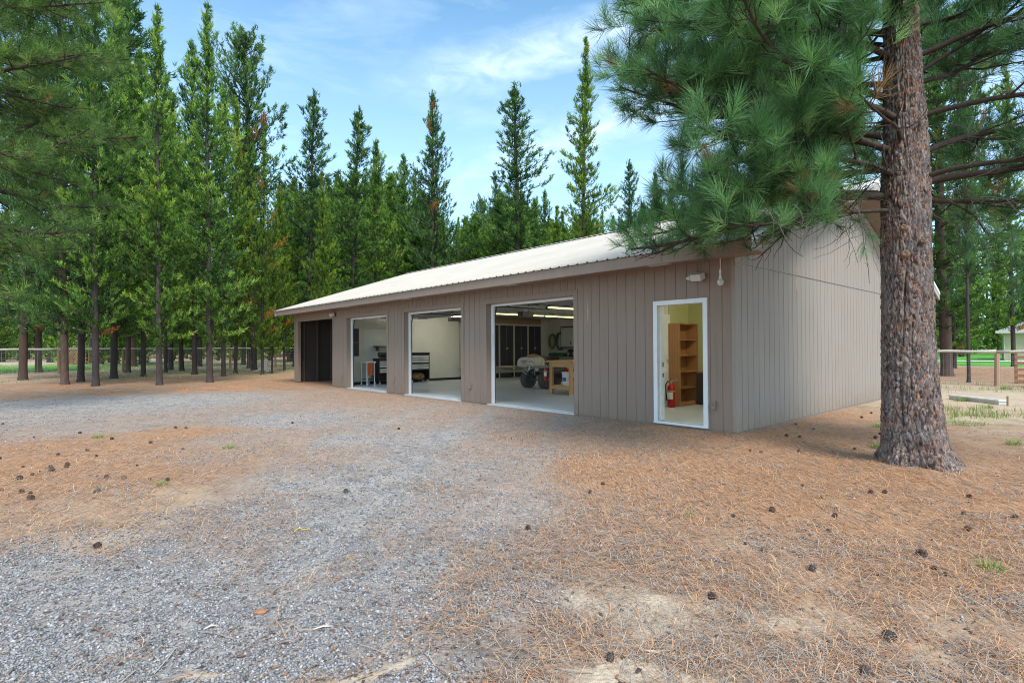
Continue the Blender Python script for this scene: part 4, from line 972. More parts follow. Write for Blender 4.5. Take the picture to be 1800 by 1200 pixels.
# back wall: cabinet with two handles, hose coils, shelf
def backw(px, zc): return None
wc = inside('wall_cabinet', 'grey wall cabinet with a black frame and two handles on the back wall', 'cabinet', 12.95, 10.60, 1.30)
MB().box(-.55, 1.15, 0, .30, 0, 1.0).build('frame', M_BLACK, wc)
for x in (-.50, .32): 
    d_ = MB().box(x, x+.78, -.018, -.0005, .05, .95).build('door', M_GREYPL, wc)
    MB().tube([(x+(.62 if x < 0 else .16), -.02, .16), (x+(.62 if x < 0 else .16), -.05, .20), (x+(.62 if x < 0 else .16), -.02, .32)], .016, 6).build('handle', M_BLACK, d_)
def coil(t, z, r, m, label, n=4):
    c = inside('hose_coil', label, 'hose', t, 10.86, z)
    pts = []
    for k in range(n*16+1):
        a = k/16*2*math.pi; rr = r*(1+.05*math.sin(k*.7)); pts.append((rr*math.cos(a)*.55, -.02-.03*(k/16 % 3), rr*math.sin(a)))
    MB().tube(pts, .024, 6).build('hose', m, c, smooth=True); MB().box(-.03, .03, -.06, .02, r-.05, r+.0).build('hook', M_STEEL, c)
coil(13.72, 1.62, .40, M_TEAL, 'dark green hose coil hanging on the back wall beside the wall cabinet')
coil(14.22, 1.62, .34, M_OLIVE, 'thin khaki hose coil hanging left of the green coil')
cn = inside('long_counter', 'cluttered counter along the back wall behind the workbench', 'counter', 13.9, 10.0)
MB().box(0, 5.5, 0, .85, .86, .90).build('counter_top', M_PLY, cn)
for x in (.05, 2.7, 5.4): MB().box(x, x+.07, .03, .80, 0, .8599).build('counter_leg', M_PLY, cn)
MB().box(.12, 5.3, .1, .8, .2, .23).build('counter_shelf', M_PLY, cn)
gc = inside('green_tool_case', 'dark green tool case lying on the back counter', 'tool case', 13.5, 10.35, .915)
MB().box(-.4, .5, -.18, .18, 0, .16).build('case_body', M_TEAL, gc, bevel=.03); MB().tube([(-.1, -.19, .08), (-.05, -.23, .09), (.15, -.23, .09), (.2, -.19, .08)], .014, 6).build('handle', M_BLACK, gc)
bv = inside('bench_vise', 'black bench vise standing on the back counter', 'vise', 12.55, 10.25, .915)
MB().lathe([(.12, 0), (.12, .04), (.06, .09), (.05, .18)], 12).build('swivel_base', M_BLACK, bv); MB().box(-.08, .10, -.12, .10, .1805, .32).build('jaw_block', M_BLACK, bv, bevel=.02); MB().tube([(0, -.28, .22), (0, -.1, .22)], .022, 8).build('screw', M_DSTEEL, bv); MB().tube([(-.09, -.27, .12), (.09, -.27, .33)], .01, 6).build('tommy_bar', M_STEEL, bv)
pb = inside('power_tool_box', 'dark tool box beside the vise on the back counter', 'tool box', 12.0, 10.3, .915)
MB().box(-.25, .3, -.15, .15, 0, .18).build('box_body', M_BLACK, pb, bevel=.02); MB().box(-.26, .31, -.16, .16, .181, .23).build('lid', M_DSTEEL, pb, bevel=.01); MB().tube([(-.1, 0, .23), (-.08, 0, .27), (.12, 0, .27), (.14, 0, .23)], .012, 6).build('handle', M_BLACK, pb)
nb = inside('near_shelf_rack', 'pine rack end standing behind the workbench at its right', 'rack', 6.6, 4.75)
for x in (-.2, .55): MB().box(x, x+.05, 0, .05, 0, 1.12).build('upright', M_PINE, nb)
MB().box(-.2, .60, 0, .4, 1.0, 1.03).build('shelf', M_PINE, nb)

# all-terrain vehicle with a bag on its rack; vehicle x forward = to the left of the picture
qd = thing('quad_bike', 'dark four wheeled quad bike parked behind the workbench, only its front end showing', 'quad bike', (1.275, 17.95, .012), math.radians(220))
def wheel(x, y, lab=None):
    w = MB().lathe([(.15, -.12), (.23, -.125), (.262, -.09), (.268, 0), (.262, .09), (.23, .125), (.15, .12)], 28, axis='y')
    o = w.build('wheel', M_RUBBER, qd, loc=(x, y, .268), smooth=False)
    mb = MB(); mb.lathe([(.155, -.10), (.15, -.05), (.05, -.06), (.05, .06), (.15, .05), (.155, .10)], 20, axis='y'); mb.build('rim', M_DSTEEL, o)
    mb = MB()
    for k in range(22):
        a = 2*math.pi*k/22
        for s in (-1, 1):
            M = Matrix.Rotation(a+s*.07, 4, 'Y'); mb.box(.262, .280, s*.015, s*.10, -.016, .016, M)
    mb.build('tread', M_RUBBER, o)
    MB().lathe([(.04, -.07), (.045, .0), (.04, .07)], 10, axis='y').build('hub', M_STEEL, o)
for x in (.62, -.62):
    for y in (-.42, .42): wheel(x, y)
def loft(mb, secs, n=16):
    """secs: (x, yhalf, zlow, zhigh) -> rounded body"""
    i0 = len(mb.v)
    for x, w, a, b in secs:
        for j in range(n):
            t = 2*math.pi*j/n; c, s = math.cos(t), math.sin(t); e = .65
            mb.v.append((x, w*math.copysign(abs(c)**e, c), (a+b)/2+(b-a)/2*math.copysign(abs(s)**e, s)))
    for k in range(len(secs)-1):
        for j in range(n): q = (j+1) % n; mb.f.append((i0+k*n+j, i0+k*n+q, i0+(k+1)*n+q, i0+(k+1)*n+j)); mb.m.append(0)
    mb.f.append(tuple(i0+j for j in range(n))); mb.m.append(0); mb.f.append(tuple(i0+(len(secs)-1)*n+j for j in reversed(range(n)))); mb.m.append(0)
    return mb
loft(MB(), [(-.75, .12, .35, .55), (-.6, .22, .3, .66), (-.1, .2, .28, .66), (.3, .2, .34, .66), (.62, .22, .42, .64), (.82, .16, .46, .6)]).build('body_shell', M_BLACK, qd, smooth=True)
loft(MB(), [(-.62, .14, .70, .80), (-.4, .17, .70, .86), (0, .13, .68, .84), (.12, .08, .68, .78)]).build('saddle', M_BLACK, qd, smooth=True)
for x in (.62, -.62):
    for s in (-1, 1):
        mb = MB(); pts = [(x+.36*math.cos(a), .34*math.sin(a)+.27) for a in [math.radians(20+140*k/9) for k in range(10)]]
        for (xa, za), (xb, zb) in zip(pts, pts[1:]): mb.quad((xa, s*.26, za+.03), (xb, s*.26, zb+.03), (xb, s*.58, zb), (xa, s*.58, za)); mb.quad((xa, s*.26, za+.01), (xb, s*.26, zb+.01), (xb, s*.58, zb-.02), (xa, s*.58, za-.02))
        mb.build('fender', M_RED if x < 0 else M_BLACK, qd) if x < 0 else None
mb = MB()
for y in (-.36, -.18, 0, .18, .36): mb.tube([(.28, y, .68), (.92, y, .68)], .011, 6)
for x in (.28, .60, .92): mb.tube([(x, -.38, .68), (x, .38, .68)], .012, 6)
mb.tube([(.92, -.38, .68), (.99, -.3, .58), (.9, -.2, .45)], .014, 6); mb.tube([(.92, .38, .68), (.99, .3, .58), (.9, .2, .45)], .014, 6)
mb.build('front_rack', M_STEEL, qd)
mb = MB()
for y in (-.3, -.1, .1, .3): mb.tube([(-.3, y, .86), (-.9, y, .86)], .011, 6)
for x in (-.3, -.9): mb.tube([(x, -.38, .86), (x, .38, .86)], .012, 6)
mb.build('rear_rack', M_DSTEEL, qd)
mb = MB(); mb.tube([(.22, 0, .75), (.12, 0, .98)], .02, 8); mb.tube([(.0, -.36, 1.02), (.10, -.15, 1.0), (.12, 0, .98), (.10, .15, 1.0), (.0, .36, 1.02)], .012, 8); mb.build('handlebar', M_DSTEEL, qd)
for s in (-1, 1): MB().lathe([(.06, -.03), (.065, .02), (.03, .03)], 14, c=(.78, s*.17, .62), axis='x').build('headlight', M_GLASSY, qd)
mb = MB()
for x in (.62, -.62): mb.tube([(x, -.40, .268), (x, .40, .268)], .03, 8)
mb.tube([(.62, -.36, .27), (.45, -.16, .6)], .03, 8); mb.tube([(.62, .36, .27), (.45, .16, .6)], .03, 8); mb.build('axles', M_DSTEEL, qd)
# canvas bag lying on the rack
bagp = BW(8.1, 4.65, 0)
bg_ = thing('canvas_bag', 'cream canvas duffel bag with a dark printed emblem on the rack of the quad bike', 'bag', (.62, 17.38, .705), math.radians(-8))
def blob(secs, seed, n=20, jit=.03):
    mb = loft(MB(), secs, n); r = random.Random(seed); mb.v = [(x+r.gauss(0, jit*.3), y+r.gauss(0, jit*.4), z+r.gauss(0, jit*.3)) for x, y, z in mb.v]; return mb
o = blob([(-.44, .10, .06, .22), (-.38, .22, .0, .30), (-.2, .26, -.01, .33), (0, .27, -.01, .31), (.2, .26, -.01, .35), (.36, .22, .0, .30), (.44, .10, .06, .22)], 4).build('bag_body', M_CANVAS, bg_, smooth=True); o.modifiers.new('s', 'SUBSURF').render_levels = 2
mb = MB()
for (cx_, r0, r1, a0, a1) in ((-.20, .05, .075, .3, 2.9), (-.20, .02, .035, 0, 6.3), (.02, .05, .075, .2, 2.7)):
    pr = None
    for k in range(10):
        a = a0+(a1-a0)*k/9; q = [(cx_+r*math.cos(a), -.268-.008*(1-abs(math.cos(a))), .13+r*math.sin(a)) for r in (r0, r1)]
        if pr: mb.quad(pr[0], pr[1], q[1], q[0])
        pr = q
mb.box(-.32, -.08, -.276, -.27, .20, .215); mb.box(-.28, -.27, -.276, -.27, .10, .2)
mb.build('printed_emblem', M_BLUE, bg_)
o = blob([(-.14, .05, .30, .36), (0, .09, .31, .41), (.18, .08, .31, .40), (.30, .04, .29, .35)], 8, 12).build('folded_cloth', M_TANW, bg_, smooth=True)
MB().tube([(-.15, -.27, .10), (-.17, -.30, -.05), (-.10, -.31, -.14), (-.03, -.30, -.06), (-.04, -.27, .06)], .014, 6).build('strap', M_CANVAS, bg_, smooth=True)

# tool chest in the middle bay
def chest(name, t, d, label, w=.68, dp=.45, h=1.02, body=None, lower=True, rz=0):
    c = inside(name, label, 'tool chest', t, d, .012, rz, None)       # front faces +x local
    MB().box(0, dp, 0, w, .10, h*.40).build('lower_case', M_BLACK, c) if not lower else None
    mb = MB(); mb.box(0, .02, 0, w, .10, h); mb.box(0, dp, 0, .02, .10, h); mb.box(0, dp, w-.02, w, .10, h); mb.box(0, dp, .02, w-.02, .10, .13); mb.box(0, dp+.01, -.01, w+.01, h, h+.05); mb.box(.02, dp-.03, .02, w-.02, h*.44, h*.98); mb.build('case', M_BLACK, c)
    for z0, z1 in ((.47, .56), (.57, .64), (.70, .78), (.79, .86), (.87, .95)):
        d_ = MB().box(dp-.028, dp+.004, .04, w-.04, z0*h, z1*h-.008).build('drawer', M_GREYPL, c)
        MB().box(dp+.005, dp+.018, w/2-.12, w/2+.12, (z0+z1)/2*h-.01, (z0+z1)/2*h).build('pull', M_BLACK, d_)
    for y in (.06, w-.06):
        MB().lathe([(.045, -.015), (.05, 0), (.045, .015)], 12, c=(dp-.06, y, .05), axis='y').build('caster', M_WHITE, c)
        MB().lathe([(.045, -.015), (.05, 0), (.045, .015)], 12, c=(.06, y, .05), axis='y').build('caster', M_WHITE, c)
    return c
chest('tool_chest', 14.42, 2.78, 'black tool chest with pale drawers on the end wall, seen through the middle bay', .82, .46, 1.10)
rg = inside('rag_heap', 'brown rags stuffed in the bottom of the tool chest', 'rags', 14.2, 3.2, .15)
blob([(-.15, .1, 0, .1), (-.05, .25, 0, .24), (.08, .28, 0, .2), (.16, .1, 0, .08)], 5, 14).build('rags', M_TANW, rg, smooth=True)
tc = chest('tool_chest', 14.42, 1.42, 'tool chest with eight pale drawers behind the white work stand in the far bay', .85, .46, .90)
# white work stand with orange cloth
ws = inside('work_stand', 'white metal work stand with splayed feet in the far bay', 'work stand', 14.0, 1.02)
MB().box(-.28, .22, -.18, .20, .80, .85).build('stand_top', M_WHITE, ws, bevel=.01)
for x in (-.24, .17):
    for y in (-.14, .15): MB().tube([(x, y, .80), (x, y, .10), (x+(.03 if x > 0 else -.03), y, 0)], [.022, .022, .035], 8).build('leg', M_WHITE, ws)
MB().box(-.24, .18, -.13, .15, .20, .22).build('tray', M_DSTEEL, ws)
gr = inside('bench_grinder', 'dark bench grinder on the tool chest in the far bay', 'grinder', 14.15, 1.68, .975)
MB().lathe([(.09, -.03), (.10, 0), (.09, .03)], 16, c=(0, -.14, .12), axis='y').build('grinding_wheel', M_DSTEEL, gr); MB().lathe([(.09, -.03), (.10, 0), (.09, .03)], 16, c=(0, .14, .12), axis='y').build('grinding_wheel', M_DSTEEL, gr)
MB().lathe([(.05, -.11), (.075, -.08), (.075, .08), (.05, .11)], 14, c=(0, 0, .12), axis='y').build('motor', M_BLACK, gr); MB().box(-.07, .07, -.1, .1, 0, .05).build('base', M_BLACK, gr)
oc = inside('orange_cloth', 'orange cloth hanging off the white work stand', 'cloth', 13.76, .98, .38)
mb = MB(); 
for k in range(7):
    x_ = .0; y0, y1 = -.12+k*.035, -.12+(k+1)*.035; d0, d1 = .012*math.sin(k*1.7), .012*math.sin((k+1)*1.7)
    mb.quad((.02+d0, y0, 0), (.02+d1, y1, 0), (d1, y1, .44), (d0, y0, .44)); mb.quad((.026+d0, y0, 0), (.026+d1, y1, 0), (.006+d1, y1, .44), (.006+d0, y0, .44))
mb.build('cloth', M_ORANGE, oc)
ep = inside('electrical_panel', 'narrow dark grey electrical panel on the end wall of the far bay', 'electrical panel', 14.55, .55, 1.05)
MB().box(0, .06, 0, .36, 0, 1.0).build('panel_box', M_DSTEEL, ep); MB().box(.0605, .07, .03, .33, .03, .48).build('panel_door', M_BLUEBLK, ep); MB().box(.0605, .07, .03, .33, .52, .97).build('panel_door', M_BLUEBLK, ep)
sh = inside('wall_shelf', 'thin dark shelf on the end wall above the grinder', 'shelf', 14.55, 1.5, 1.38)
MB().box(0, .28, 0, 1.0, 0, .035).build('shelf_board', M_DSTEEL, sh); MB().box(.0, .22, .1, .12, -.15, -.001).build('bracket', M_DSTEEL, sh); MB().box(.0, .22, .8, .82, -.15, -.001).build('bracket', M_DSTEEL, sh)
cd_ = inside('wall_conduit', 'thin conduit and hook rail high on the end wall of the far bay', 'conduit', 14.55, 1.1, 0)
MB().tube([(.012, 0, 1.1), (.012, 0, 2.0), (.012, .35, 2.05)], .009, 6).build('conduit', M_GREYPL, cd_); MB().box(.0, .05, .5, 1.6, 2.05, 2.10).build('rail', M_GREYPL, cd_)

# fluorescent lights: seen ones lit dim, bright unseen ones added to brighten the interior
def em(g):
    e = g.n('ShaderNodeEmission'); e.inputs[0].default_value = (1, .96, .80, 1); e.inputs[1].default_value = 11.0; g.L.new(e.outputs[0], g.out.inputs[0])
M_ADDED_TUBE = mat('added_lit_tube', em)  # strong tube, only for the unseen strips added to light the rooms
def em2(g):
    e = g.n('ShaderNodeEmission'); e.inputs[0].default_value = (1, .93, .30, 1); e.inputs[1].default_value = .85; g.L.new(e.outputs[0], g.out.inputs[0])
M_TUBE1 = mat('dim_lit_tube', em2)
def strip(t, d0, d1, label, M_TUBE=None):
    M_TUBE = M_TUBE or (M_ADDED_TUBE if 'hidden' in label or 'near the end wall' in label or 'behind the one' in label or 'entry room' in label else M_TUBE1)
    s = inside('fluorescent_light', label, 'ceiling light', t, d0, IC-.14, 0, 'fluorescent ceiling lights')
    MB().box(-.07, .07, 0, d1-d0, .04, .085).build('fixture', M_OFFW, s)
    MB().tube([(-.03, .03, .022), (-.03, d1-d0-.03, .022)], .017, 8).build('tube', M_TUBE, s); MB().tube([(.03, .03, .022), (.03, d1-d0-.03, .022)], .017, 8).build('tube', M_TUBE, s)
    for y in (.1, d1-d0-.1): MB().box(-.01, .01, y-.01, y+.01, .0855, .14).build('hanger', M_STEEL, s)
strip(7.6, 3.7, 6.1, 'lit fluorescent strip under the ceiling above the workbench')
strip(10.9, 4.4, 6.85, 'left end of the lit fluorescent strips above the tall cabinets')
strip(4.6, 3.7, 6.1, 'lit fluorescent strip hidden behind the siding right of the widest bay'); strip(4.6, 7.0, 9.4, 'rear added lit fluorescent strip hidden behind the siding right of the widest bay')  # out of view, both added to brighten the bays
strip(13.1, 2.2, 4.6, 'added unseen lit fluorescent strip near the end wall of the far bay'); strip(7.6, 7.0, 9.4, 'added unseen lit fluorescent strip behind the one above the workbench')  # these two are also unseen and added for more light in the bays
strip(1.0, .8, 3.0, 'added unseen lit fluorescent strip inside the entry room above the doorway')  # unseen strip, added to brighten the entry room
strip(10.9, 6.95, 9.4, 'lit fluorescent strip to the right, above the tall cabinets')

# ------------------------------------------------------------------ trees
def rot_to(d):
    """rotation matrices (n,3,3) taking +Z to unit directions d"""
    d = d/np.linalg.norm(d, axis=1, keepdims=True)
    a = np.where(np.abs(d[:, 2:3]) < .9, np.array([[0, 0, 1.]]), np.array([[1., 0, 0]]))
    x = np.cross(a, d); x /= np.linalg.norm(x, axis=1, keepdims=True); y = np.cross(d, x)
    return np.stack([x, y, d], -1)
def tuft_template(n, L, spread, base, w, r, twoseg=True, tilt0=.25):
    """needles fanning round +Z; returns (V,(n*6),3)"""
    a = r.uniform(0, 2*np.pi, n); th = np.clip(r.normal(spread, spread*.42, n), .08, 2.2)
    ln = L*r.uniform(.72, 1.1, n); z0 = -base*r.random(n)
    d = np.stack([np.sin(th)*np.cos(a), np.sin(th)*np.sin(a), np.cos(th)], 1)
    s = np.stack([-np.sin(a), np.cos(a), np.zeros(n)], 1); rr = r.uniform(0, np.pi, n)[:, None]
    t = np.cross(d, s); s = s*np.cos(rr)+t*np.sin(rr)
    o = np.stack([np.zeros(n), np.zeros(n), z0], 1); P = []
    bend = np.stack([np.zeros(n), np.zeros(n), ln*.22], 1)     # curl forward along the twig
    for f, ww in ((0.02, .8), (.55, 1.), (1., .12)):
        c = o+d*(ln*f)[:, None]+bend*f*f
        for e in (-1, 1): P.append(c+s*e*w*ww)
    return np.stack(P, 1).reshape(-1, 3)
def plant(tmpls, pos, dirs, scale, tint, r, droop=0.):
    """copy needle templates to every tuft; returns V, Q, T"""
    pos = np.asarray(pos, float); dirs = np.asarray(dirs, float); scale = np.asarray(scale, float); R = rot_to(dirs)
    Vs, Ts, Qs, off = [], [], [], 0; which = r.integers(0, len(tmpls), len(pos)); f = np.array([(0, 1, 3, 2), (2, 3, 5, 4)])
    for k, tp in enumerate(tmpls):
        m = which == k; n = m.sum()
        if not n: continue
        ang = r.uniform(0, 2*np.pi, n); c, s = np.cos(ang), np.sin(ang)
        X = tp[None, :, 0]*c[:, None]-tp[None, :, 1]*s[:, None]; Y = tp[None, :, 0]*s[:, None]+tp[None, :, 1]*c[:, None]
        L = np.stack([X, Y, np.broadcast_to(tp[:, 2], X.shape)], -1)*scale[m][:, None, None]
        G = np.einsum('nij,nkj->nki', R[m], L)
        if droop: G[:, :, 2] -= droop*np.linalg.norm(L[:, :, :2], axis=2)**2/np.maximum(scale[m][:, None], .01)
        Vs.append((G+pos[m][:, None]).reshape(-1, 3)); nb = len(tp)//6
        tt = np.repeat(tint[m][:, None], len(tp), 1)
        jit = np.repeat(r.normal(0, .07, (n, nb)), 6, axis=1); dead = tt > .94
        tt = np.where(dead, np.clip(tt+jit*.2, .95, 1), np.clip(tt+jit, 0, .93)); Ts.append(tt.ravel())
        q = (f[None]+np.arange(n*nb)[:, None, None]*6).reshape(-1, 4)+off; Qs.append(q); off += n*len(tp)
    return np.concatenate(Vs), np.concatenate(Qs), np.concatenate(Ts)
def tubes_np(paths, sides=5):
    """list of (pts(k,3), radii(k)) -> V, Q (quads, no caps)"""
    Vs, Qs, off = [], [], 0; w = np.arange(sides)*2*np.pi/sides; cw, sw = np.cos(w), np.sin(w)
    for pts, rad in paths:
        pts = np.asarray(pts, float); k = len(pts); t = np.gradient(pts, axis=0); t /= np.linalg.norm(t, axis=1, keepdims=True)+1e-9
        m = t.mean(0); ref = np.array([0, 0, 1.]) if abs(m[2]) < .8*np.linalg.norm(m)+1e-9 else np.array([1., 0, 0])
        a = np.cross(t, ref); a /= np.linalg.norm(a, axis=1, keepdims=True)+1e-9; b = np.cross(t, a)
        V = pts[:, None]+np.asarray(rad)[:, None, None]*(a[:, None]*cw[None, :, None]+b[:, None]*sw[None, :, None])
        Vs.append(V.reshape(-1, 3)); i = np.arange(k-1)[:, None]*sides; j = np.arange(sides)[None]; q = (j+1) % sides
        Qs.append(np.stack([i+j, i+q, i+sides+q, i+sides+j], -1).reshape(-1, 4)+off); off += k*sides
    return np.concatenate(Vs), np.concatenate(Qs)
def curve(p, d, L, n, r, wob=.12, sag=0., lift=0.):
    """wandering branch path: sag pulls it down early, lift turns the tip up"""
    pts = [np.array(p, float)]; d = np.array(d, float); d /= np.linalg.norm(d); s = L/n
    for k in range(n):
        f = (k+1)/n; d = d+r.normal(0, wob, 3)*np.array([1, 1, .7])/math.sqrt(n)*1.6; d[2] += (-sag*(1-f)+lift*f)/n*2
        d /= np.linalg.norm(d); pts.append(pts[-1]+d*s)
    return np.array(pts)

# ---- bark covered trunk with real plates
def bark_trunk(name, prof, seed, parent, cell=(.043, .125), depth=.017, nth=230, step=.0085, ztop=5.9, zend=13.):
    """prof: list of (z, cx, cy, radius); plates and cracks are modelled"""
    r = np.random.default_rng(seed); pz = np.array([p[0] for p in prof])
    zs = np.concatenate([np.arange(pz[0], ztop, step), np.arange(ztop, zend, .12)])
    cx, cy, rad = (np.interp(zs, pz, [p[k] for p in prof]) for k in (1, 2, 3))
    th = np.arange(nth)*2*np.pi/nth; T, Z = np.meshgrid(th, zs); Rm = np.repeat(rad[:, None], nth, 1)
    nc = int(round(2*np.pi*.27/cell[0])); U = T/(2*np.pi)*nc; Vv = Z/cell[1]
    wob = lambda f, s: vnoise(np.cos(T)*1.7+5+Z*.0, np.sin(T)*1.7+5+Z*f, 1.9, s)-.5
    wob2 = lambda f, s: vnoise(T*0+np.cos(T)*6+20, Z*f+np.sin(T)*6+20, 1., s)-.5
    U = U+wob(1.2, seed)*1.5+wob2(7, seed+1)*.55; Vv = Vv+wob(2., seed+2)*1.4+wob2(5, seed+3)*.6
    def cells(U, Vv, nc, sd):
        iu = np.floor(U).astype(int); iv = np.floor(Vv).astype(int); q = np.random.default_rng(sd); JU = q.random((nc, 512)); JV = q.random((nc, 512)); ID = q.random((nc, 512))
        f1 = np.full(U.shape, 9.); f2 = np.full(U.shape, 9.); idv = np.zeros(U.shape)
        for du in (-1, 0, 1):
            for dv in (-1, 0, 1):
                a = iu+du; b = iv+dv; am = a % nc; bm = b % 512
                d = np.hypot(U-(a+JU[am, bm]), Vv-(b+JV[am, bm])); c = d < f1
                f2 = np.where(c, f1, np.minimum(f2, d)); idv = np.where(c, ID[am, bm], idv); f1 = np.where(c, d, f1)
        return f2-f1, idv
    e1, id1 = cells(U, Vv, nc, seed+5); e2, id2 = cells(U*3+wob2(23, seed+4)*1.6, Vv*2.6+wob(9, seed+7)*1.2, nc*3, seed+6)
    plate = np.clip(e1/.34, 0, 1)**.8; fl = np.clip(e2/.32, 0, 1)
    # long furrows that run up the trunk and fork
    ua = T/(2*np.pi); per = lambda k, fz, sd: vnoise(np.cos(T)*k+40, np.sin(T)*k+40+Z*fz*.0, 1., sd)
    wv = (vnoise(np.cos(T)*2.5+30+Z*1.1, np.sin(T)*2.5+30, 1., seed+31)-.5)*1.0+(vnoise(np.cos(T)*6+30+Z*3.3, np.sin(T)*6+30, 1., seed+32)-.5)*.45
    fr = np.zeros_like(T)
    for q_, (k, am) in enumerate(((15, 1.), (26, .55))):
        ph = T/(2*np.pi)*k+wv*(1+.5*q_)+.5*np.sin(Z*(2.1+q_)+q_); a_ = np.abs((ph % 1)-.5)*2; g_ = .35+.65*vnoise(np.cos(T)*4+60+Z*2.4, np.sin(T)*4+60, 1., seed+40+q_)
        fr = np.maximum(fr, np.clip((a_-.72)/.28, 0, 1)*am*g_)
    D = depth*.55*(plate-.6)-depth*1.25*fr+(id1-.5)*.008*plate+(fl-.6)*.0042+(id2-.5)*.0065
    for q_, (fa, fz, am) in enumerate(((14, 5, .010), (34, 13, .008), (70, 30, .0055), (130, 70, .004))):
        D = D+(vnoise(T*fa/2+7, Z*fz+11*q_, 1., seed+20+q_)-.5)*am
    D = D+(vnoise(np.cos(T)*3+9, Z*2.2+np.sin(T)*3+9, 1, seed+9)-.5)*.02
    plate = np.clip(plate*(1-fr*1.1), 0, 1)
    flare = np.clip((.55-Z)/.55, 0, 1)**2.2
    lob = .5+.5*np.cos(T*5+1.2+.6*np.sin(T*2)); Rr = Rm*(1+flare*(lob-.5)*.30)+D
    V = np.stack([cx[:, None]+Rr*np.cos(T), cy[:, None]+Rr*np.sin(T), Z+(vnoise(T*3+9, Z*9, 1, 3)-.5)*.006], -1).reshape(-1, 3)
    n = len(zs); i = np.arange(n-1)[:, None]*nth; j = np.arange(nth)[None]; q = (j+1) % nth
    Q = np.stack([i+j, i+q, i+nth+q, i+nth+j], -1).reshape(-1, 4)
    hi = np.clip((Z-1.6)/3, 0, 1); tint = np.clip(id1*.22+id2*.42+(vnoise(T*5+3, Z*4, 1., 8)-.4)*.5+(vnoise(T*2+3, Z*1.3, 1., 18)-.4)*.3+hi*.12, 0, 1)
    return np_mesh(name, V, Q, M_BARK, parent, smooth=True, attrs={'crack': plate.ravel()*.6+fl.ravel()*.4*plate.ravel(), 'tint': tint.ravel()})

def grow_limb(r, p, az, el, L, rad, needles, sag=.5, lift=.5, gap=.14, bare=.30, leaf=1., sub=.42, tw=.11, dead=.0):
    """one ponderosa limb with side branches and twigs. needles collects (pos, dir, size, tint)"""
    paths = []; d = np.array([math.cos(az)*math.cos(el), math.sin(az)*math.cos(el), math.sin(el)])
    n = max(8, int(L/.16)); main = curve(p, d, L, n, r, .16, sag, lift); rr = rad*(1-np.linspace(0, 1, n+1)*.86)**.9+.004; paths.append((main, rr))
    def put(pt, dr, k=1.):
        q = r.random()
        if q > leaf: return
        t = np.clip(r.normal(.48, .27), .02, .92); t = .955+.04*r.random() if r.random() < dead*.6 else t
        dr = dr/np.linalg.norm(dr)+np.array([0, 0, .10]); needles.append((pt, dr, k*r.uniform(.78, 1.15), t))
    put(main[-1], main[-1]-main[-2], 1.15)
    s = bare*L; side = 1 if r.random() < .5 else -1
    while s < L*.97:
        f = s/L; i = min(int(f*n), n-1); b = main[i]+(main[i+1]-main[i])*(f*n-i); t = main[i+1]-main[i]; t /= np.linalg.norm(t)
        perp = np.cross(t, [0, 0, 1.]); perp /= np.linalg.norm(perp); a = r.uniform(.55, 1.1); side = -side
        dd = t*math.cos(a)+perp*side*math.sin(a)+np.array([0, 0, r.normal(.02, .22)]); sl = L*sub*(1.05-f*.72)*r.uniform(.55, 1.15); sl = max(sl, .18)
        m = max(4, int(sl/.10)); br = curve(b, dd, sl, m, r, .24, .30, .55); r0 = max(.0045, rr[i]*.5); paths.append((br, r0*(1-np.linspace(0, 1, m+1)*.75)))
        put(br[-1], br[-1]-br[-2], 1.05)
        u = .30*sl
        while u < sl:
            g = u/sl; j = min(int(g*m), m-1); c = br[j]+(br[j+1]-br[j])*(g*m-j); tt = br[j+1]-br[j]; tt /= np.linalg.norm(tt)
            dv = tt+r.normal(0, .62, 3)+np.array([0, 0, .18]); tl = r.uniform(.10, .32); tk = curve(c, dv, tl, 3, r, .3, .1, .5)
            paths.append((tk, np.array([.0042, .0036, .003, .0028]))); put(tk[-1], tk[-1]-tk[-2]); u += r.uniform(.6, 1.4)*tw
        s += gap*r.uniform(.6, 1.5)
    return paths

def limb_obj(paths, parent, m=None, thick=7):
    big = [q for q in paths if q[1][0] > .012]; sm = [q for q in paths if q[1][0] <= .012]; V, Q = [], []; off = 0
    for grp, sd in ((big, thick), (sm, 4)):
        if grp: v, q = tubes_np(grp, sd); V.append(v); Q.append(q+off); off += len(v)
    return np_mesh('limb', np.concatenate(V), np.concatenate(Q), m or M_LIMB, parent, smooth=True)

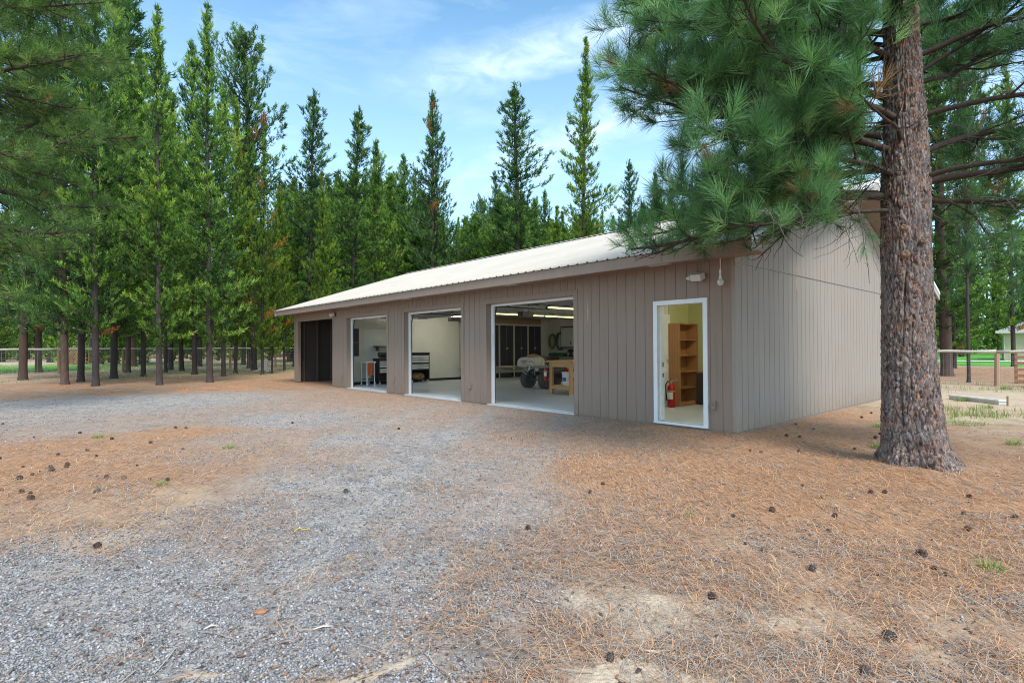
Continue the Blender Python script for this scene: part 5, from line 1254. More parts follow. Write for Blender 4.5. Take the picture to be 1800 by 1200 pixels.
def hero_pine():
    r = np.random.default_rng(23); b = at(1617, 822); Y0 = b.y+.05
    t = thing('ponderosa_pine', 'huge ponderosa pine with plated bark and long needles standing right of the garage', 'tree', (0, 0, 0))
    zz = lambda y: CAM_H+(609-y)/F_PX*Y0
    pf = [(835, 1619, 78), (822, 1616, 70), (806, 1611, 62), (785, 1607, 56), (750, 1603, 52), (700, 1600, 48), (600, 1596, 44), (450, 1595, 42), (330, 1594, 41), (230, 1595, 36), (70, 1592, 30), (-150, 1590, 26), (-800, 1590, 14), (-1250, 1590, 3)]
    prof = [(zz(y) if y < 835 else GZ-.03, (x-900)/F_PX*Y0, Y0, w/F_PX*Y0*(.90 if y < 790 else .95)-.008) for y, x, w in pf]
    bark_trunk('trunk', prof, 4, t, zend=zz(-1250))
    cx = lambda z: np.interp(z, [p[0] for p in prof], [p[1] for p in prof]); rad = lambda z: np.interp(z, [p[0] for p in prof], [p[3] for p in prof])
    nd = []; D = math.radians
    #  z, azimuth, elevation, length, radius, sag, lift, bare, leaf, dead
    limbs = [(3.02, 172, 16, 3.25, .065, .9, .5, .22, .90, .05), (3.05, 148, 22, 3.4, .055, .7, .4, .3, .9, .04), (2.86, 190, 2, 2.5, .03, .35, .5, .36, .75, .08), (3.25, 200, 18, 2.9, .045, .6, .4, .35, 1, .02),
        (3.55, 180, 14, 3.4, .05, .5, .5, .25, 1, .02), (3.7, 160, 20, 3.5, .05, .5, .45, .25, 1, .02), (3.9, 205, 16, 3.2, .045, .45, .45, .36, 1, .02), (4.15, 176, 18, 3.5, .05, .5, .5, .22, 1, .02), (4.35, 140, 20, 3.3, .045, .4, .5, .25, 1, .01),
        (4.6, 192, 18, 3.4, .045, .45, .5, .26, 1, .01), (4.9, 165, 22, 3.4, .05, .4, .5, .2, 1, .01), (5.2, 210, 20, 3.1, .04, .4, .5, .34, 1, 0), (5.4, 182, 22, 3.3, .04, .4, .5, .25, 1, 0), (5.8, 150, 24, 3.1, .04, .4, .5, .2, 1, 0), (6.2, 195, 26, 2.9, .04, .3, .5, .25, 1, 0),
        (3.15, 345, 24, 2.9, .06, .7, .3, .38, .42, .06), (2.98, 20, 12, 2.8, .045, .5, .3, .3, .6, .06), (3.2, 318, 24, 2.5, .04, .9, .2, .45, .30, .03), (3.5, 0, 26, 2.8, .045, .5, .3, .3, .55, .04), (3.9, 330, 24, 2.5, .04, .5, .4, .4, .42, .02), (4.3, 10, 25, 2.7, .04, .5, .4, .3, .65, .02),
        (4.6, 340, 24, 2.6, .04, .4, .4, .35, .55, .01), (5.0, 25, 25, 2.6, .04, .4, .4, .3, .8, .0), (5.3, 320, 28, 2.3, .035, .4, .4, .4, .6, .0), (5.8, 0, 28, 2.4, .035, .3, .4, .3, .9, .0),
        (3.4, 95, 18, 2.6, .04, .5, .4, .3, .8, .03), (4.0, 70, 20, 2.6, .04, .5, .4, .3, .8, .02), (4.7, 105, 20, 2.7, .04, .4, .4, .3, .9, .01), (5.5, 80, 22, 2.5, .04, .4, .4, .3, .9, 0), (4.2, 155, 30, 2.6, .035, .4, .5, .2, 1, .02), (4.8, 130, 34, 2.3, .035, .3, .5, .2, 1, .01), (3.6, 118, 30, 2.4, .035, .4, .5, .25, 1, .03), (5.1, 225, 20, 1.8, .03, .3, .5, .4, 1, .01), (4.4, 350, 40, 1.8, .03, .3, .5, .25, 1, .01), (3.3, 195, 6, 2.7, .03, .5, .6, .3, 1, .02), (3.35, 160, 4, 2.9, .03, .5, .6, .25, 1, .03), (4.95, 248, 30, 1.1, .025, .3, .5, .2, 1, .0), (5.05, 215, 26, 1.3, .025, .3, .5, .2, 1, .0), (4.75, 238, 26, 1.35, .028, .6, .3, .5, .7, .02), (3.62, 222, 10, 1.5, .025, .3, .5, .45, .8, .22), (5.6, 235, 24, 2.0, .03, .3, .5, .4, 1, 0),
        (6.8, 30, 30, 2.3, .035, .3, .4, .2, 1, 0), (6.9, 120, 30, 2.4, .035, .3, .4, .2, 1, 0), (7.2, 210, 30, 2.4, .035, .3, .4, .2, 1, 0), (7.4, 300, 30, 2.3, .035, .3, .4, .2, 1, 0)]
    for z, az, el, L, rd, sag, lift, bare, leaf, dead in limbs:
        a = D(az); p = np.array([cx(z)+math.cos(a)*rad(z)*.6, Y0+math.sin(a)*rad(z)*.6, z])
        left = 100 < az < 215
        ps = grow_limb(r, p, a, D(el), L*(.92 if left else 1), rd*.72, nd, sag, lift, .10, bare*(.45 if left else .7), min(1, leaf*(1 if left else 1.8)), .40, .088, dead); limb_obj(ps, t)
    # fine dead twigs hanging inside the crown
    dp = []
    for k in range(240):
        z = r.uniform(2.75, 5.2); az = D(r.choice([r.uniform(120, 200), r.uniform(-60, 60)])); q = np.array([cx(z)+math.cos(az)*rad(z), Y0+math.sin(az)*rad(z), z])
        out = r.uniform(0, 2.0); q = q+np.array([math.cos(az), math.sin(az), .18])*out; L = r.uniform(.35, .95); dv = np.array([math.cos(az)+r.normal(0, .5), math.sin(az)+r.normal(0, .5), r.normal(-.1, .45)])
        c = curve(q, dv, L, 7, r, .35, .5, .1); dp.append((c, np.linspace(.0055, .0018, 8)))
        for _ in range(4): i = r.integers(2, 7); dp.append((curve(c[i], dv+r.normal(0, .8, 3), L*r.uniform(.25, .5), 4, r, .4, .4, .1), np.linspace(.003, .0014, 5)))
    # drooping sprays beside the trunk
    for (x0, y0, x1, y1, Yd) in ((1440, 345, 1508, 462, 5.5), (1500, 340, 1528, 498, 5.6), (1470, 350, 1545, 455, 5.5), (1395, 360, 1418, 410, 5.0), (1330, 370, 1385, 428, 4.9), (1690, 330, 1735, 470, 5.9), (1740, 350, 1700, 450, 6.2), (1760, 380, 1790, 470, 6.), (1700, 390, 1680, 520, 6.6), (1770, 430, 1788, 520, 6.6)):
        A, B = np.array(at_y(x0, y0, Yd)), np.array(at_y(x1, y1, Yd-.1)); n = 9; c = np.array([A+(B-A)*np.array([f**.6, f, f**1.5]) for f in np.linspace(0, 1, n)]); c[1:-1] += r.normal(0, .012, (n-2, 3)); dp.append((c, np.linspace(.006, .003, n)))
        for k in range(3): d = (c[-1]-c[-3])+r.normal(0, .05, 3); nd.append((c[-1-k], d, r.uniform(.55, .9), r.uniform(.1, .6)))
        for k in range(5): i = r.integers(3, n-1); dp.append((curve(c[i], r.normal(0, 1, 3)+[0, 0, -.3], r.uniform(.1, .3), 4, r, .4, .3), np.linspace(.003, .0015, 5)))
    V, Q = tubes_np(dp, 4); np_mesh('dead_twigs', V, Q, M_TWIG, t)
    # thin out tufts right in front of the trunk so that it stays in view, as in the photograph
    P = np.array([q[0] for q in nd]); keep = np.ones(len(nd), bool)
    for i, q in enumerate(P):
        h = math.hypot(q[0], q[1]); ang = math.degrees(math.atan2(q[0], q[1])); 
        tr_ang = math.degrees(math.atan2(cx(min(q[2], 5.5)), Y0))
        if q[1] < Y0 and abs(ang-tr_ang) < 2.8 and q[2] < 4.25 and r.random() < .88: keep[i] = False
        if q[2] < 2.62 and q[0] < 3.6: keep[i] = False
    nd2 = [nd[i] for i in range(len(nd)) if keep[i]]
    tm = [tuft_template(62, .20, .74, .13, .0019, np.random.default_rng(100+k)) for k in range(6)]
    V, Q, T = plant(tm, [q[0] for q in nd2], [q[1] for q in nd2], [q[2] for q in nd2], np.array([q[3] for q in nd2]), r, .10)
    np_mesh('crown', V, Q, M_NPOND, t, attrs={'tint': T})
    # knots where limbs were cut off, on the side facing the yard
    for (px, py, s) in ((1588, 400, .035), (1591, 446, .045), (1622, 424, .03)):
        q = at_y(px, py, Y0-.28); mb = MB(); mb.lathe([(s*1.1, -.03), (s*.9, .015), (s*.55, .03), (s*.2, .024)], 12, axis='z'); o = mb.build('knot', M_KNOT, t, smooth=False, loc=q); o.rotation_euler = (math.radians(80), 0, math.radians(-36))
    print('hero tufts', len(nd2))
M_KNOT = plain('resin_knot', (.20, .12, .075), .8, .5, 60, bmp=.8)
hero_pine()

def side_pine():
    """the pine whose limbs reach into the picture from the left"""
    r = np.random.default_rng(31); Yt = 11.5; bx = xat(-190, Yt)
    t = thing('ponderosa_pine', 'dull green ponderosa pine whose long limbs reach in from the left edge', 'tree', (0, 0, 0))
    prof = [(GZ-.05, bx, Yt, .42), (.5, bx, Yt, .33), (6, bx, Yt, .28), (12, bx, Yt, .18), (17, bx, Yt, .03)]
    bark_trunk('trunk', prof, 14, t, nth=90, step=.03, ztop=6, zend=17)
    nd = []; D = math.radians
    limbs = [(8.7, -3, 8, 4.6, .05, .25), (9.3, 15, 8, 4.8, .05, .25), (7.9, 30, 6, 4.6, .05, .25), (7.2, -8, 6, 4.2, .05, .25), (3.2, -5, 8, 3.0, .06, .45), (3.7, 22, 8, 3.2, .06, .5), (4.35, 2, 3, 4.2, .075, .35), (4.9, -30, 6, 3.3, .06, .45), (5.0, 25, 8, 4.2, .06, .4), (5.5, 8, 12, 4.4, .06, .35), (6.1, -12, 2, 4.0, .075, .3), (6.2, 18, 14, 4.7, .075, .3), (6.9, 0, 16, 4.6, .06, .3), (7.0, 35, 12, 4.2, .06, .3), (7.6, 12, 16, 4.5, .06, .3), (8.0, -25, 15, 3.8, .05, .3), (8.4, 6, 18, 4.2, .05, .3), (9, 28, 20, 4., .05, .3), (9.4, -5, 20, 3.8, .05, .3), (10.2, 12, 22, 3.5, .05, .3), (11, 40, 25, 3.2, .05, .3), (5.8, 70, 10, 3.4, .06, .4), (7.3, 80, 12, 3.4, .06, .3), (8.8, 100, 14, 3.2, .06, .3), (6.6, 180, 10, 3, .06, .4), (8, 210, 12, 3, .06, .4), (9.5, 260, 14, 3, .05, .4), (7.2, 250, 12, 2.6, .05, .4)]
    for z, az, el, L, rd, bare in limbs:
        a = D(az); ps = grow_limb(r, np.array([bx+math.cos(a)*.2, Yt+math.sin(a)*.2, z]), a, D(el), L*.9, rd, nd, .45, .5, .12, bare*.8, 1, .38, .10, .012); limb_obj(ps, t, None, 6)
    tm = [tuft_template(30, .185, .95, .16, .0026, np.random.default_rng(200+k)) for k in range(5)]
    V, Q, T = plant(tm, [q[0] for q in nd], [q[1] for q in nd], [q[2]*1.0 for q in nd], np.array([q[3] for q in nd]), r, .08)
    np_mesh('crown', V, Q, M_NPONDL, t, attrs={'tint': T}); print('side tufts', len(nd))
side_pine()

# ---- lodgepole pines: a handful of kinds, copied
def lodgepole(seed, H=16., base=.16, Rmax=1.7, dens=1., shape='spire', m=None, bark=None, orange=.006, far=False, thin=1., yel=0.):
    r = np.random.default_rng(seed); root = thing('lodgepole_pine', None, None)
    lean = r.normal(0, .012, 2); zs = np.linspace(-.1, H, 26); wob = np.cumsum(r.normal(0, .018, (26, 2)), 0)*np.linspace(.2, 1, 26)[:, None]
    tx = zs*lean[0]+wob[:, 0]; ty = zs*lean[1]+wob[:, 1]; tx -= tx[0]; ty -= ty[0]
    tr = .118*(1-np.clip(zs/H, 0, 1))**.72+.012; tr[0] += .06; tr[1] *= 1.0
    zf = np.concatenate([[-.1, .0, .12, .35], zs[2:]]); xf = np.interp(zf, zs, tx); yf = np.interp(zf, zs, ty); rf = np.concatenate([[.20, .17, .14, .126], tr[2:]])
    V, Q = tubes_np([(np.stack([xf, yf, zf], 1), rf)], 10)
    trunk = np_mesh('trunk', V, Q, bark or M_LBARK, root, smooth=True)
    P, Dr, Sc, Ti, br = [], [], [], [], []
    z = H*base
    while z < H-.15:
        f = (z-H*base)/(H*(1-base)); top = (H-z)
        if shape == 'spire': R = Rmax*min(1, (top/(H*.62))**.80)*(1 if f > .12 else .78)
        elif shape == 'round': R = Rmax*min(1, (top/(H*.16))**.5)*(.6+.4*min(1, f*3))
        elif shape == 'thin': R = Rmax*(.28+.72*min(1, top/(H*.45)))*min(1, (top/1.2))*(1 if f > .25 else .7)
        else: R = Rmax*min(1, (top/(H*.5))**.65)
        nb = max(3, int((4.6 if top > 1.5 else 3.5)*dens+r.random())); a0 = r.uniform(0, 6.28)
        for k in range(nb):
            az = a0+2*math.pi*k/nb+r.normal(0, .28); asy = 1+.28*math.sin(az+z*.9+seed); L = max(.12, R*asy*r.choice([r.uniform(.4, .8), r.uniform(.8, 1.3)])); zz = z+r.normal(0, .10)
            if f < .30 and r.random() < .2: # dead lower branch
                c = curve([np.interp(zz, zs, tx), np.interp(zz, zs, ty), zz], [math.cos(az), math.sin(az), r.normal(-.1, .2)], L*.9, 5, r, .25, .2, 0); br.append((c, np.linspace(.014, .004, 6)))
                for _ in range(3): i = r.integers(2, 6); br.append((curve(c[i], [math.cos(az+r.normal(0, .8)), math.sin(az+r.normal(0, .8)), r.normal(0, .3)], L*.35, 3, r, .3), np.linspace(.006, .003, 4)))
                if r.random() < .6: continue
            el = .12+.75*f**2 if shape != 'round' else .35+.5*f; n = 5
            c = curve([np.interp(zz, zs, tx), np.interp(zz, zs, ty), zz], [math.cos(az)*math.cos(el), math.sin(az)*math.cos(el), math.sin(el)], L, n, r, .16, .28*(1-f), .65)
            br.append((c, np.linspace(.008+.012*L, .004, n+1)))
            od = r.random() < orange; sp = (.15 if not far else .19)/thin; s = L*(.22 if L > .5 else .05)
            bright = r.normal(0, .17)
            while s < L:
                g = s/L; i = min(int(g*n), n-1); q = c[i]+(c[i+1]-c[i])*(g*n-i); t = c[i+1]-c[i]; t /= np.linalg.norm(t)
                w = (.09+.28*L*.6*(1.05-g))
                for _ in range(2 if not far else 2):
                    off = r.normal(0, 1, 3)*np.array([w, w, w*.45]); off[2] += abs(off[2])*.3; pt = q+off*.72
                    dr = t*.6+off/(np.linalg.norm(off)+.05)*.5+np.array([0, 0, .65])
                    P.append(pt); Dr.append(dr); Sc.append(r.uniform(.75, 1.25))
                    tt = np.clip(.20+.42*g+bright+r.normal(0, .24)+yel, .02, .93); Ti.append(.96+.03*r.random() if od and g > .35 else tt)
                s += sp*r.uniform(.7, 1.3)
            P.append(c[-1]); Dr.append(c[-1]-c[-2]+np.array([0, 0, .05])); Sc.append(1.15); Ti.append(.97 if od else np.clip(.7+bright+yel, .1, .93))
        z += (.30 if top > 1 else .2)*r.uniform(.75, 1.3)/(1 if not far else .8)
    P.append([tx[-1], ty[-1], H]); Dr.append([0, 0, 1.]); Sc.append(1.); Ti.append(.6)
    V, Q = tubes_np(br, 3); np_mesh('branches', V, Q, M_LIMB, root)
    if far: tm = [tuft_template(9, .17, .7, .22, .014, np.random.default_rng(300+k)) for k in range(4)]
    else: tm = [tuft_template(13, .135, .62, .22, .0115, np.random.default_rng(400+k)) for k in range(6)]
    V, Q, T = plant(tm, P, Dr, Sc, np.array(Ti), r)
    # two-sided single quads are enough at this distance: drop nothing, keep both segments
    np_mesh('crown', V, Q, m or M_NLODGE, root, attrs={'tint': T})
    return root
kinds = {
 'A': lodgepole(1, 16, .11, 1.65, 1., 'spire', orange=.005),
 'B': lodgepole(2, 16, .13, 1.75, 1., 'bushy', M_NLODGE, orange=.012),
 'C': lodgepole(3, 16, .16, 1.5, .9, 'thin', M_NDARK, orange=.0),
 'D': lodgepole(4, 16, .12, 2.2, 1.1, 'spire', M_NDARK, bark=M_RBARK),
 'R': lodgepole(5, 16, .30, 1.9, 1.1, 'round', M_NDARK),
 'Y': lodgepole(6, 16, .12, 1.75, 1., 'spire', M_NYELL, orange=.02),
 'F': lodgepole(7, 16, .10, 2.3, 1., 'spire', M_NLODGE, far=True),
 'G': lodgepole(8, 16, .22, 2.0, 1., 'bushy', M_NDARK, far=True),
 'W': lodgepole(12, 16, .08, 3.0, 1.25, 'bushy', M_NLODGE, orange=.004),
 'V': lodgepole(13, 16, .08, 2.8, 1.2, 'spire', M_NYELL, orange=.004),
 'O': lodgepole(15, 16, .12, 1.7, 1., 'spire', M_NYELL, orange=.085),
 'S': lodgepole(9, 4, .06, .9, 1.2, 'spire', M_NLODGE, far=True),
}
PARTS = {k: [o for o in COL.objects if o.parent == v] for k, v in kinds.items()}
USED = set()
def tree(kind, x, y, H, label, group=None, rz=None, wide=1., girth=1.):
    src = kinds[kind]; nom = 4. if kind == 'S' else 16.
    if kind not in USED: root = src; USED.add(kind)
    else:
        root = src.copy(); COL.objects.link(root)
        for p in PARTS[kind]: c = p.copy(); COL.objects.link(c); c.parent = root
    s = H/nom; root.location = (x, y, GZ); root.scale = (s*wide, s*wide, s); root.rotation_euler = (0, 0, rnd.uniform(0, 6.28) if rz is None else rz)
    for k in ('label', 'category', 'group'):
        if k in root: del root[k]
    root.name = 'pine_tree' if kind != 'S' else 'pine_sapling'
    return tag(root, label, 'tree', group)
def tree_px(kind, px, py_base, top, label, group=None, wide=1., **k):
    p = at(px, py_base); H = (at_y(px, top, p.y).z-GZ); return tree(kind, p.x, p.y, H, label, group, wide=wide, **k)
def tree_Y(kind, px, Y, top, label, group=None, wide=1., **k):
    p = at_y(px, top, Y); return tree(kind, p.x, Y, p.z-GZ, label, group, wide=wide, **k)

# the row of pines at the edge of the yard, left (photo x of trunk, y of foot, y of top)
G1 = 'pines at the edge of the yard'
tree_px('D', 114, 675.5, -130, 'thick dark trunked pine, leftmost of the row at the yard edge', G1, .9)
tree_px('C', 142, 670.5, 20, 'thin grey pine just right of the leftmost dark trunk', G1, 1.0)
tree_px('B', 168, 678, -60, 'brown trunked pine third from the left at the yard edge', G1, .9)
tree_px('A', 200, 665, -20, 'fourth pine from the left, dark trunk with a flared foot', G1, 1.)
tree_px('B', 252, 662, 90, 'slim straight pine fifth from the left at the yard edge', G1, .85)
tree_px('A', 280.5, 677, 12, 'blackish straight trunk with a spire top left of the tall centre pine', G1, .9)
tree_px('C', 291, 655, 120, 'very thin pale pine pole just right of the blackish trunk', G1, .7)
tree_px('B', 342, 658, 75, 'dark pine just left of the tall pine with orange needles at its foot', G1, .9)
tree_px('A', 369, 672, 8, 'tall straight pine with the highest pointed top of the left group', G1, 1.0)
tree_px('B', 393, 661, 150, 'slightly bent dark pine right of the tallest pointed pine', G1, .9)
tree_px('O', 414, 656, 170, 'yellow green pine with some orange dead needles in the left group', G1, .8)
tree_px('R', 447, 650, 62, 'round topped dark pine at the right of the left group', G1, 1.)
tree_px('O', 461, 658, 240, 'reddish trunked pine left of the leaning one near the garage', G1, .75)
tree_px('Y', 478, 656, 360, 'leaning slim pine nearest the left end of the garage', G1, .7)
tree_px('D', 40, 668, -200, 'large pine at the far left edge of the picture', G1, .9)
tree_px('B', 68, 655, 40, 'bushy green pine behind the far left edge of the row', G1, 1.)
tree_px('B', 225, 655, 130, 'half hidden green pine behind the flared trunk', G1, 1.)
tree_px('Y', 320, 652, 215, 'lower green pine filling the gap left of the tallest pine', G1, 1.)
# pines whose tops stand against the sky behind the garage
G2 = 'pine tops against the sky behind the garage'
for a in (('C', 539, 36, 165, 'slender open topped pine first right of the round topped pine', 1.25), ('C', 612, 38, 190, 'second slender pine behind the left end of the roof', 1.3), ('B', 658, 40, 246, 'bushy pine between the second slender pine and the broad spire', 1.0),
          ('B', 713, 43, 272, 'bushy pine just left of the broad dark spire', 1.0), ('D', 760, 40, 162, 'broad dark spire shaped pine behind the middle of the roof', .95), ('R', 845, 62, 352, 'small rounded bluish pine top in the dip of the tree line', .8),
          ('G', 877, 52, 303, 'round dark pine left of the thin bare topped pine', .9), ('C', 912, 38, 158, 'thin pine with a see through crown behind the roof', 1.45), ('B', 958, 42, 335, 'low bushy pine between the two tall pines', .9),
          ('Y', 1018, 36, 76, 'tallest yellow green spire behind the roof near the big pine', .92), ('C', 1100, 40, 278, 'slim pine top left of the big pine crown', 1.1), ('D', 1150, 44, 300, 'dark pine half hidden by the big pine crown', .9),
          ('Y', 575, 33, 300, 'yellow green low pine between the two slender pines', .9), ('Y', 500, 34, 330, 'yellowish low pine just left of the first slender pine', .9), ('A', 815, 44, 395, 'low green pine right of the broad spire', .9), ('A', 1060, 40, 372, 'low green pine right of the tallest spire', .9), ('A', 930, 36, 392, 'low green pine in front of the see through pine', 1.)):
    tree_Y(a[0], a[1], a[2], a[3], a[4], G2, a[5])
# right side, beyond the wire fence
G3 = 'trees beyond the wire fence at right'
tree_px('R', 1703, 672, 40, 'slim grey brown trunk crossing the wire fence at right', G3, .55)
big = tree_px('D', 1665, 660, -90, 'thick trunked old pine just right of the big pine, behind the wire', G3, 1.5)
tree_px('B', 1782, 644, 120, 'dark pine in front of the neighbouring beige house', G3, .8)
tree_Y('D', 233, 44.5, -60, 'old reddish pine with a flared foot beyond the left fence', G3+' ', 1.35)
# the wood: filler trees below the skyline seen in the photograph
SKY = [(-400, -150), (0, -100), (215, 40), (262, 120), (320, 110), (420, 140), (490, 290), (560, 310), (640, 290), (720, 300), (800, 380), (860, 350), (900, 330), (980, 360), (1060, 380), (1150, 340), (1300, 310), (1500, 330), (1800, 320), (2300, 300)]
def sky_at(px): return float(np.interp(px, [s[0] for s in SKY], [s[1] for s in SKY]))
fr_ = random.Random(77); placed = []; FILL = []; YOUNG = []; CONEP = []
def ok_spot(x, y, dmin):
    p = Vector((x, y, 0))-C0; lx = p.dot(uu); ly = p.dot(vv)
    if -5 < lx < 22 and -6 < ly < 15: return False
    if ly < 15.5 and lx < 37.5 and ly > -12: return False      # keep the yard clear
    px = 900+F_PX*x/y
    if px > 1560 and y > 15:                                        # lawn, drive and house on the right
        d = math.hypot(x-47, y-50)
        if d < 17: return False
        if px > 1690 and 20 < y < 54: return False
    if px < 230 and 33 < y < 60 and fr_.random() < .85: return False       # lawn strip on the left
    for (a, b) in placed:
        if (a-x)**2+(b-y)**2 < dmin*dmin: return False
    return True
cnt = 0; ZL = {'left': ('straight pine in the shaded wood beyond the rail fence at left', 'pines in the wood at left'), 'mid': ('green pine of the wood rising behind the garage roof', 'pines in the wood behind the garage'), 'right': ('green pine of the wood beyond the wire fence at right', 'pines in the wood at right')}
for _ in range(9000):
    if cnt >= 255: break
    Y = 28+120*fr_.random()**1.7; px = fr_.uniform(-330, 2100) if fr_.random() < .6 else fr_.uniform(480, 1180); x = (px-900)/F_PX*Y
    if not ok_spot(x, Y, 1.9 if Y < 60 else 2.6): continue
    lim = at_y(px, sky_at(px)+fr_.uniform(0, 45), Y).z-GZ
    H = min(fr_.uniform(13, 22), lim)
    if 500 < px < 1500 and fr_.random() < .7: H = lim
    if H < 5: continue
    placed.append((x, Y)); z = 'left' if px < 500 else ('mid' if px < 1560 else 'right')
    kd = fr_.choice('ABYBD' if Y < 52 else 'FFG') if z != 'mid' else fr_.choice('WWVABY'); o_ = tree(kd, x, Y, H, ZL[z][0], ZL[z][1], wide=fr_.uniform(.95, 1.3)*(1.35 if z == 'mid' and H < 13 else 1)); FILL.append((o_, kd, px, Y, z)); cnt += 1
print('fillers', cnt)
for k in range(40):   # young pines under the tall ones
    px = fr_.uniform(-100, 500) if k < 30 else fr_.uniform(1660, 1900); Y = fr_.uniform(50, 90) if k < 30 else fr_.uniform(60, 80); x = (px-900)/F_PX*Y
    YOUNG.append((px, Y, tree('S', x, Y, fr_.uniform(3.5, 7.5), 'young bright green pine under the tall trees of the wood', 'young pines', wide=1.2)))
for k in kinds:
    if k not in USED:
        for p in PARTS[k]: bpy.data.objects.remove(p)
        bpy.data.objects.remove(kinds[k])
ORD = ['leftmost', 'second', 'third', 'fourth', 'fifth', 'sixth', 'seventh', 'eighth', 'ninth', 'tenth']+[f'{k}th' if k not in (21, 22, 23) else f'{k}'+{21: 'st', 22: 'nd', 23: 'rd'}[k] for k in range(11, 60)]
def ordinals(groups, fmt, one):
    for key, L in groups.items():
        L.sort(key=lambda q: q[0])
        for i, (_, o) in enumerate(L): o['label'] = one(key) if len(L) == 1 else fmt(ORD[min(i, len(ORD)-1)]+('' if i == 0 else ' from left'), key)
LOOK = {'A': 'straight green', 'B': 'bushy green', 'Y': 'yellow green', 'D': 'dark', 'W': 'broad leafy', 'V': 'wide yellowish', 'F': 'small distant', 'G': 'small dark distant'}
def zone(px, z):
    if z == 'left': return 'at the far left' if px < 150 else ('behind the row' if px < 330 else 'near the garage end')
    if z == 'right': return 'beyond the wire fence'
    return ('above the storage bay' if px < 610 else 'above the far bay' if px < 700 else 'above the middle bay' if px < 840 else 'above the nearest bay' if px < 1010 else 'above the entry door' if px < 1250 else 'behind the big pine crown')
gs = {}
for o_, kd, px, Y, z in FILL: gs.setdefault((LOOK[kd], 'near' if Y < 42 else 'mid distance' if Y < 65 else 'far', zone(px, z)), []).append((px, o_))
ordinals(gs, lambda n, k: f'{n} of the {k[1]} {k[0]} pines {k[2]}', lambda k: f'the only {k[1]} {k[0]} pine {k[2]}')
gs = {}
for px, Y, o_ in YOUNG: gs.setdefault(('left' if px < 200 else 'centre left' if px < 600 else 'right', 'nearer' if Y < 68 else 'farther'), []).append((px, o_))
ordinals(gs, lambda n, k: f'{n} of the {k[1]} young bright pines at the {k[0]}', lambda k: f'single {k[1]} young bright pine at the {k[0]}')
gs = {}
for o_ in [q for q in COL.objects if q.get('group') in ('cones on the left needle patch', 'cones beside the gable wall', 'bigger cones on the left needle patch')]:
    X, Y_ = o_.location.x, o_.location.y; px = 900+F_PX*X/Y_
    gs.setdefault((o_['group'], int((Y_-4)/1.1)), []).append((px, o_))
RW = {}
for k in sorted(gs, key=lambda k: k[1]): RW.setdefault(k[0], []).append(k)
for gname, ks in RW.items():
    for i, k in enumerate(ks):
        row = ['nearest', 'second nearest', 'third nearest', 'fourth nearest', 'fifth nearest', 'sixth nearest', 'seventh nearest'][min(i, 6)]; what = 'bigger dark' if gname.startswith('bigger') else 'small dark'; place = 'beside the gable wall' if 'gable' in gname else 'on the left needle patch'
        L = sorted(gs[k], key=lambda q: q[0])
        for n_, (_, o_) in enumerate(L): o_['label'] = f'{what} cone {place}, {row} band, {ORD[n_]}'+('' if n_ == 0 else ' from left') if len(L) > 1 else f'only {what} cone {place} in the {row} band'
# the far wood closes the view: one mass of trees
def far_wood():
    r = np.random.default_rng(55); P, Dr, Sc, T, tr = [], [], [], [], []
    for k in range(380):
        a = r.uniform(-1.05, 1.05); R = r.uniform(105, 200); x, y = R*math.sin(a), R*math.cos(a); px = 900+F_PX*x/y
        H = min(r.uniform(15, 24), max(6, at_y(px, max(sky_at(px)+40, 300), y).z)); tr.append((np.array([(x, y, GZ-.2), (x, y, H*.6), (x, y, H)]), np.array([.28, .2, .03])))
        n = 150; f = r.random(n)**1.1; zz = H*(.03+.97*f); rr = 2.9*(1-f)**.7+.25; aa = r.uniform(0, 6.28, n); q = r.random(n)**.5
        P.append(np.stack([x+rr*q*np.cos(aa), y+rr*q*np.sin(aa), zz], 1)); Dr.append(np.stack([np.cos(aa)*.6, np.sin(aa)*.6, np.ones(n)*.7], 1)); Sc.append(r.uniform(.8, 1.3, n)); T.append(np.clip(r.normal(.5, .18, n)+r.normal(0, .12), 0, .93))
    tm = [tuft_template(8, .75, 1.0, .5, .085, np.random.default_rng(500+k)) for k in range(4)]
    V, Q, TT = plant(tm, np.concatenate(P), np.concatenate(Dr), np.concatenate(Sc), np.concatenate(T), r)
    e = thing('far_wood', 'far off pine wood closing the view behind the fences', 'wood'); e['kind'] = 'stuff'
    V2, Q2 = tubes_np(tr, 5); np_mesh('trunk', V2, Q2, M_LBARK, e); np_mesh('crown', V, Q, M_NLODGE, e, attrs={'tint': TT})
far_wood()

# ------------------------------------------------------------------ fences and things beyond the yard
def wire_panel(A, B, z0, z1, sp, m, parent, r=.0022):
    mb = MB(); d = (B-A); L = d.length; d.normalize(); n = Vector((-d.y, d.x, 0))*r
    k = 0
    while k*sp < L: 
        p = A+d*(k*sp); mb.quad(p+n+Vector((0,0,z0)), p-n+Vector((0,0,z0)), p-n+Vector((0,0,z1)), p+n+Vector((0,0,z1))); q = d*r; mb.quad(p+q+Vector((0,0,z0)), p-q+Vector((0,0,z0)), p-q+Vector((0,0,z1)), p+q+Vector((0,0,z1))); k += 1
    z = z0
    while z <= z1+.001:
        mb.quad(A+Vector((0,0,z-r)), B+Vector((0,0,z-r)), B+Vector((0,0,z+r)), A+Vector((0,0,z+r))); z += sp*.8
    return mb.build('wire_mesh', m, parent)
M_WIRE = plain('fence_wire', (.40, .41, .40), .5, .1, 20, metal=.3)
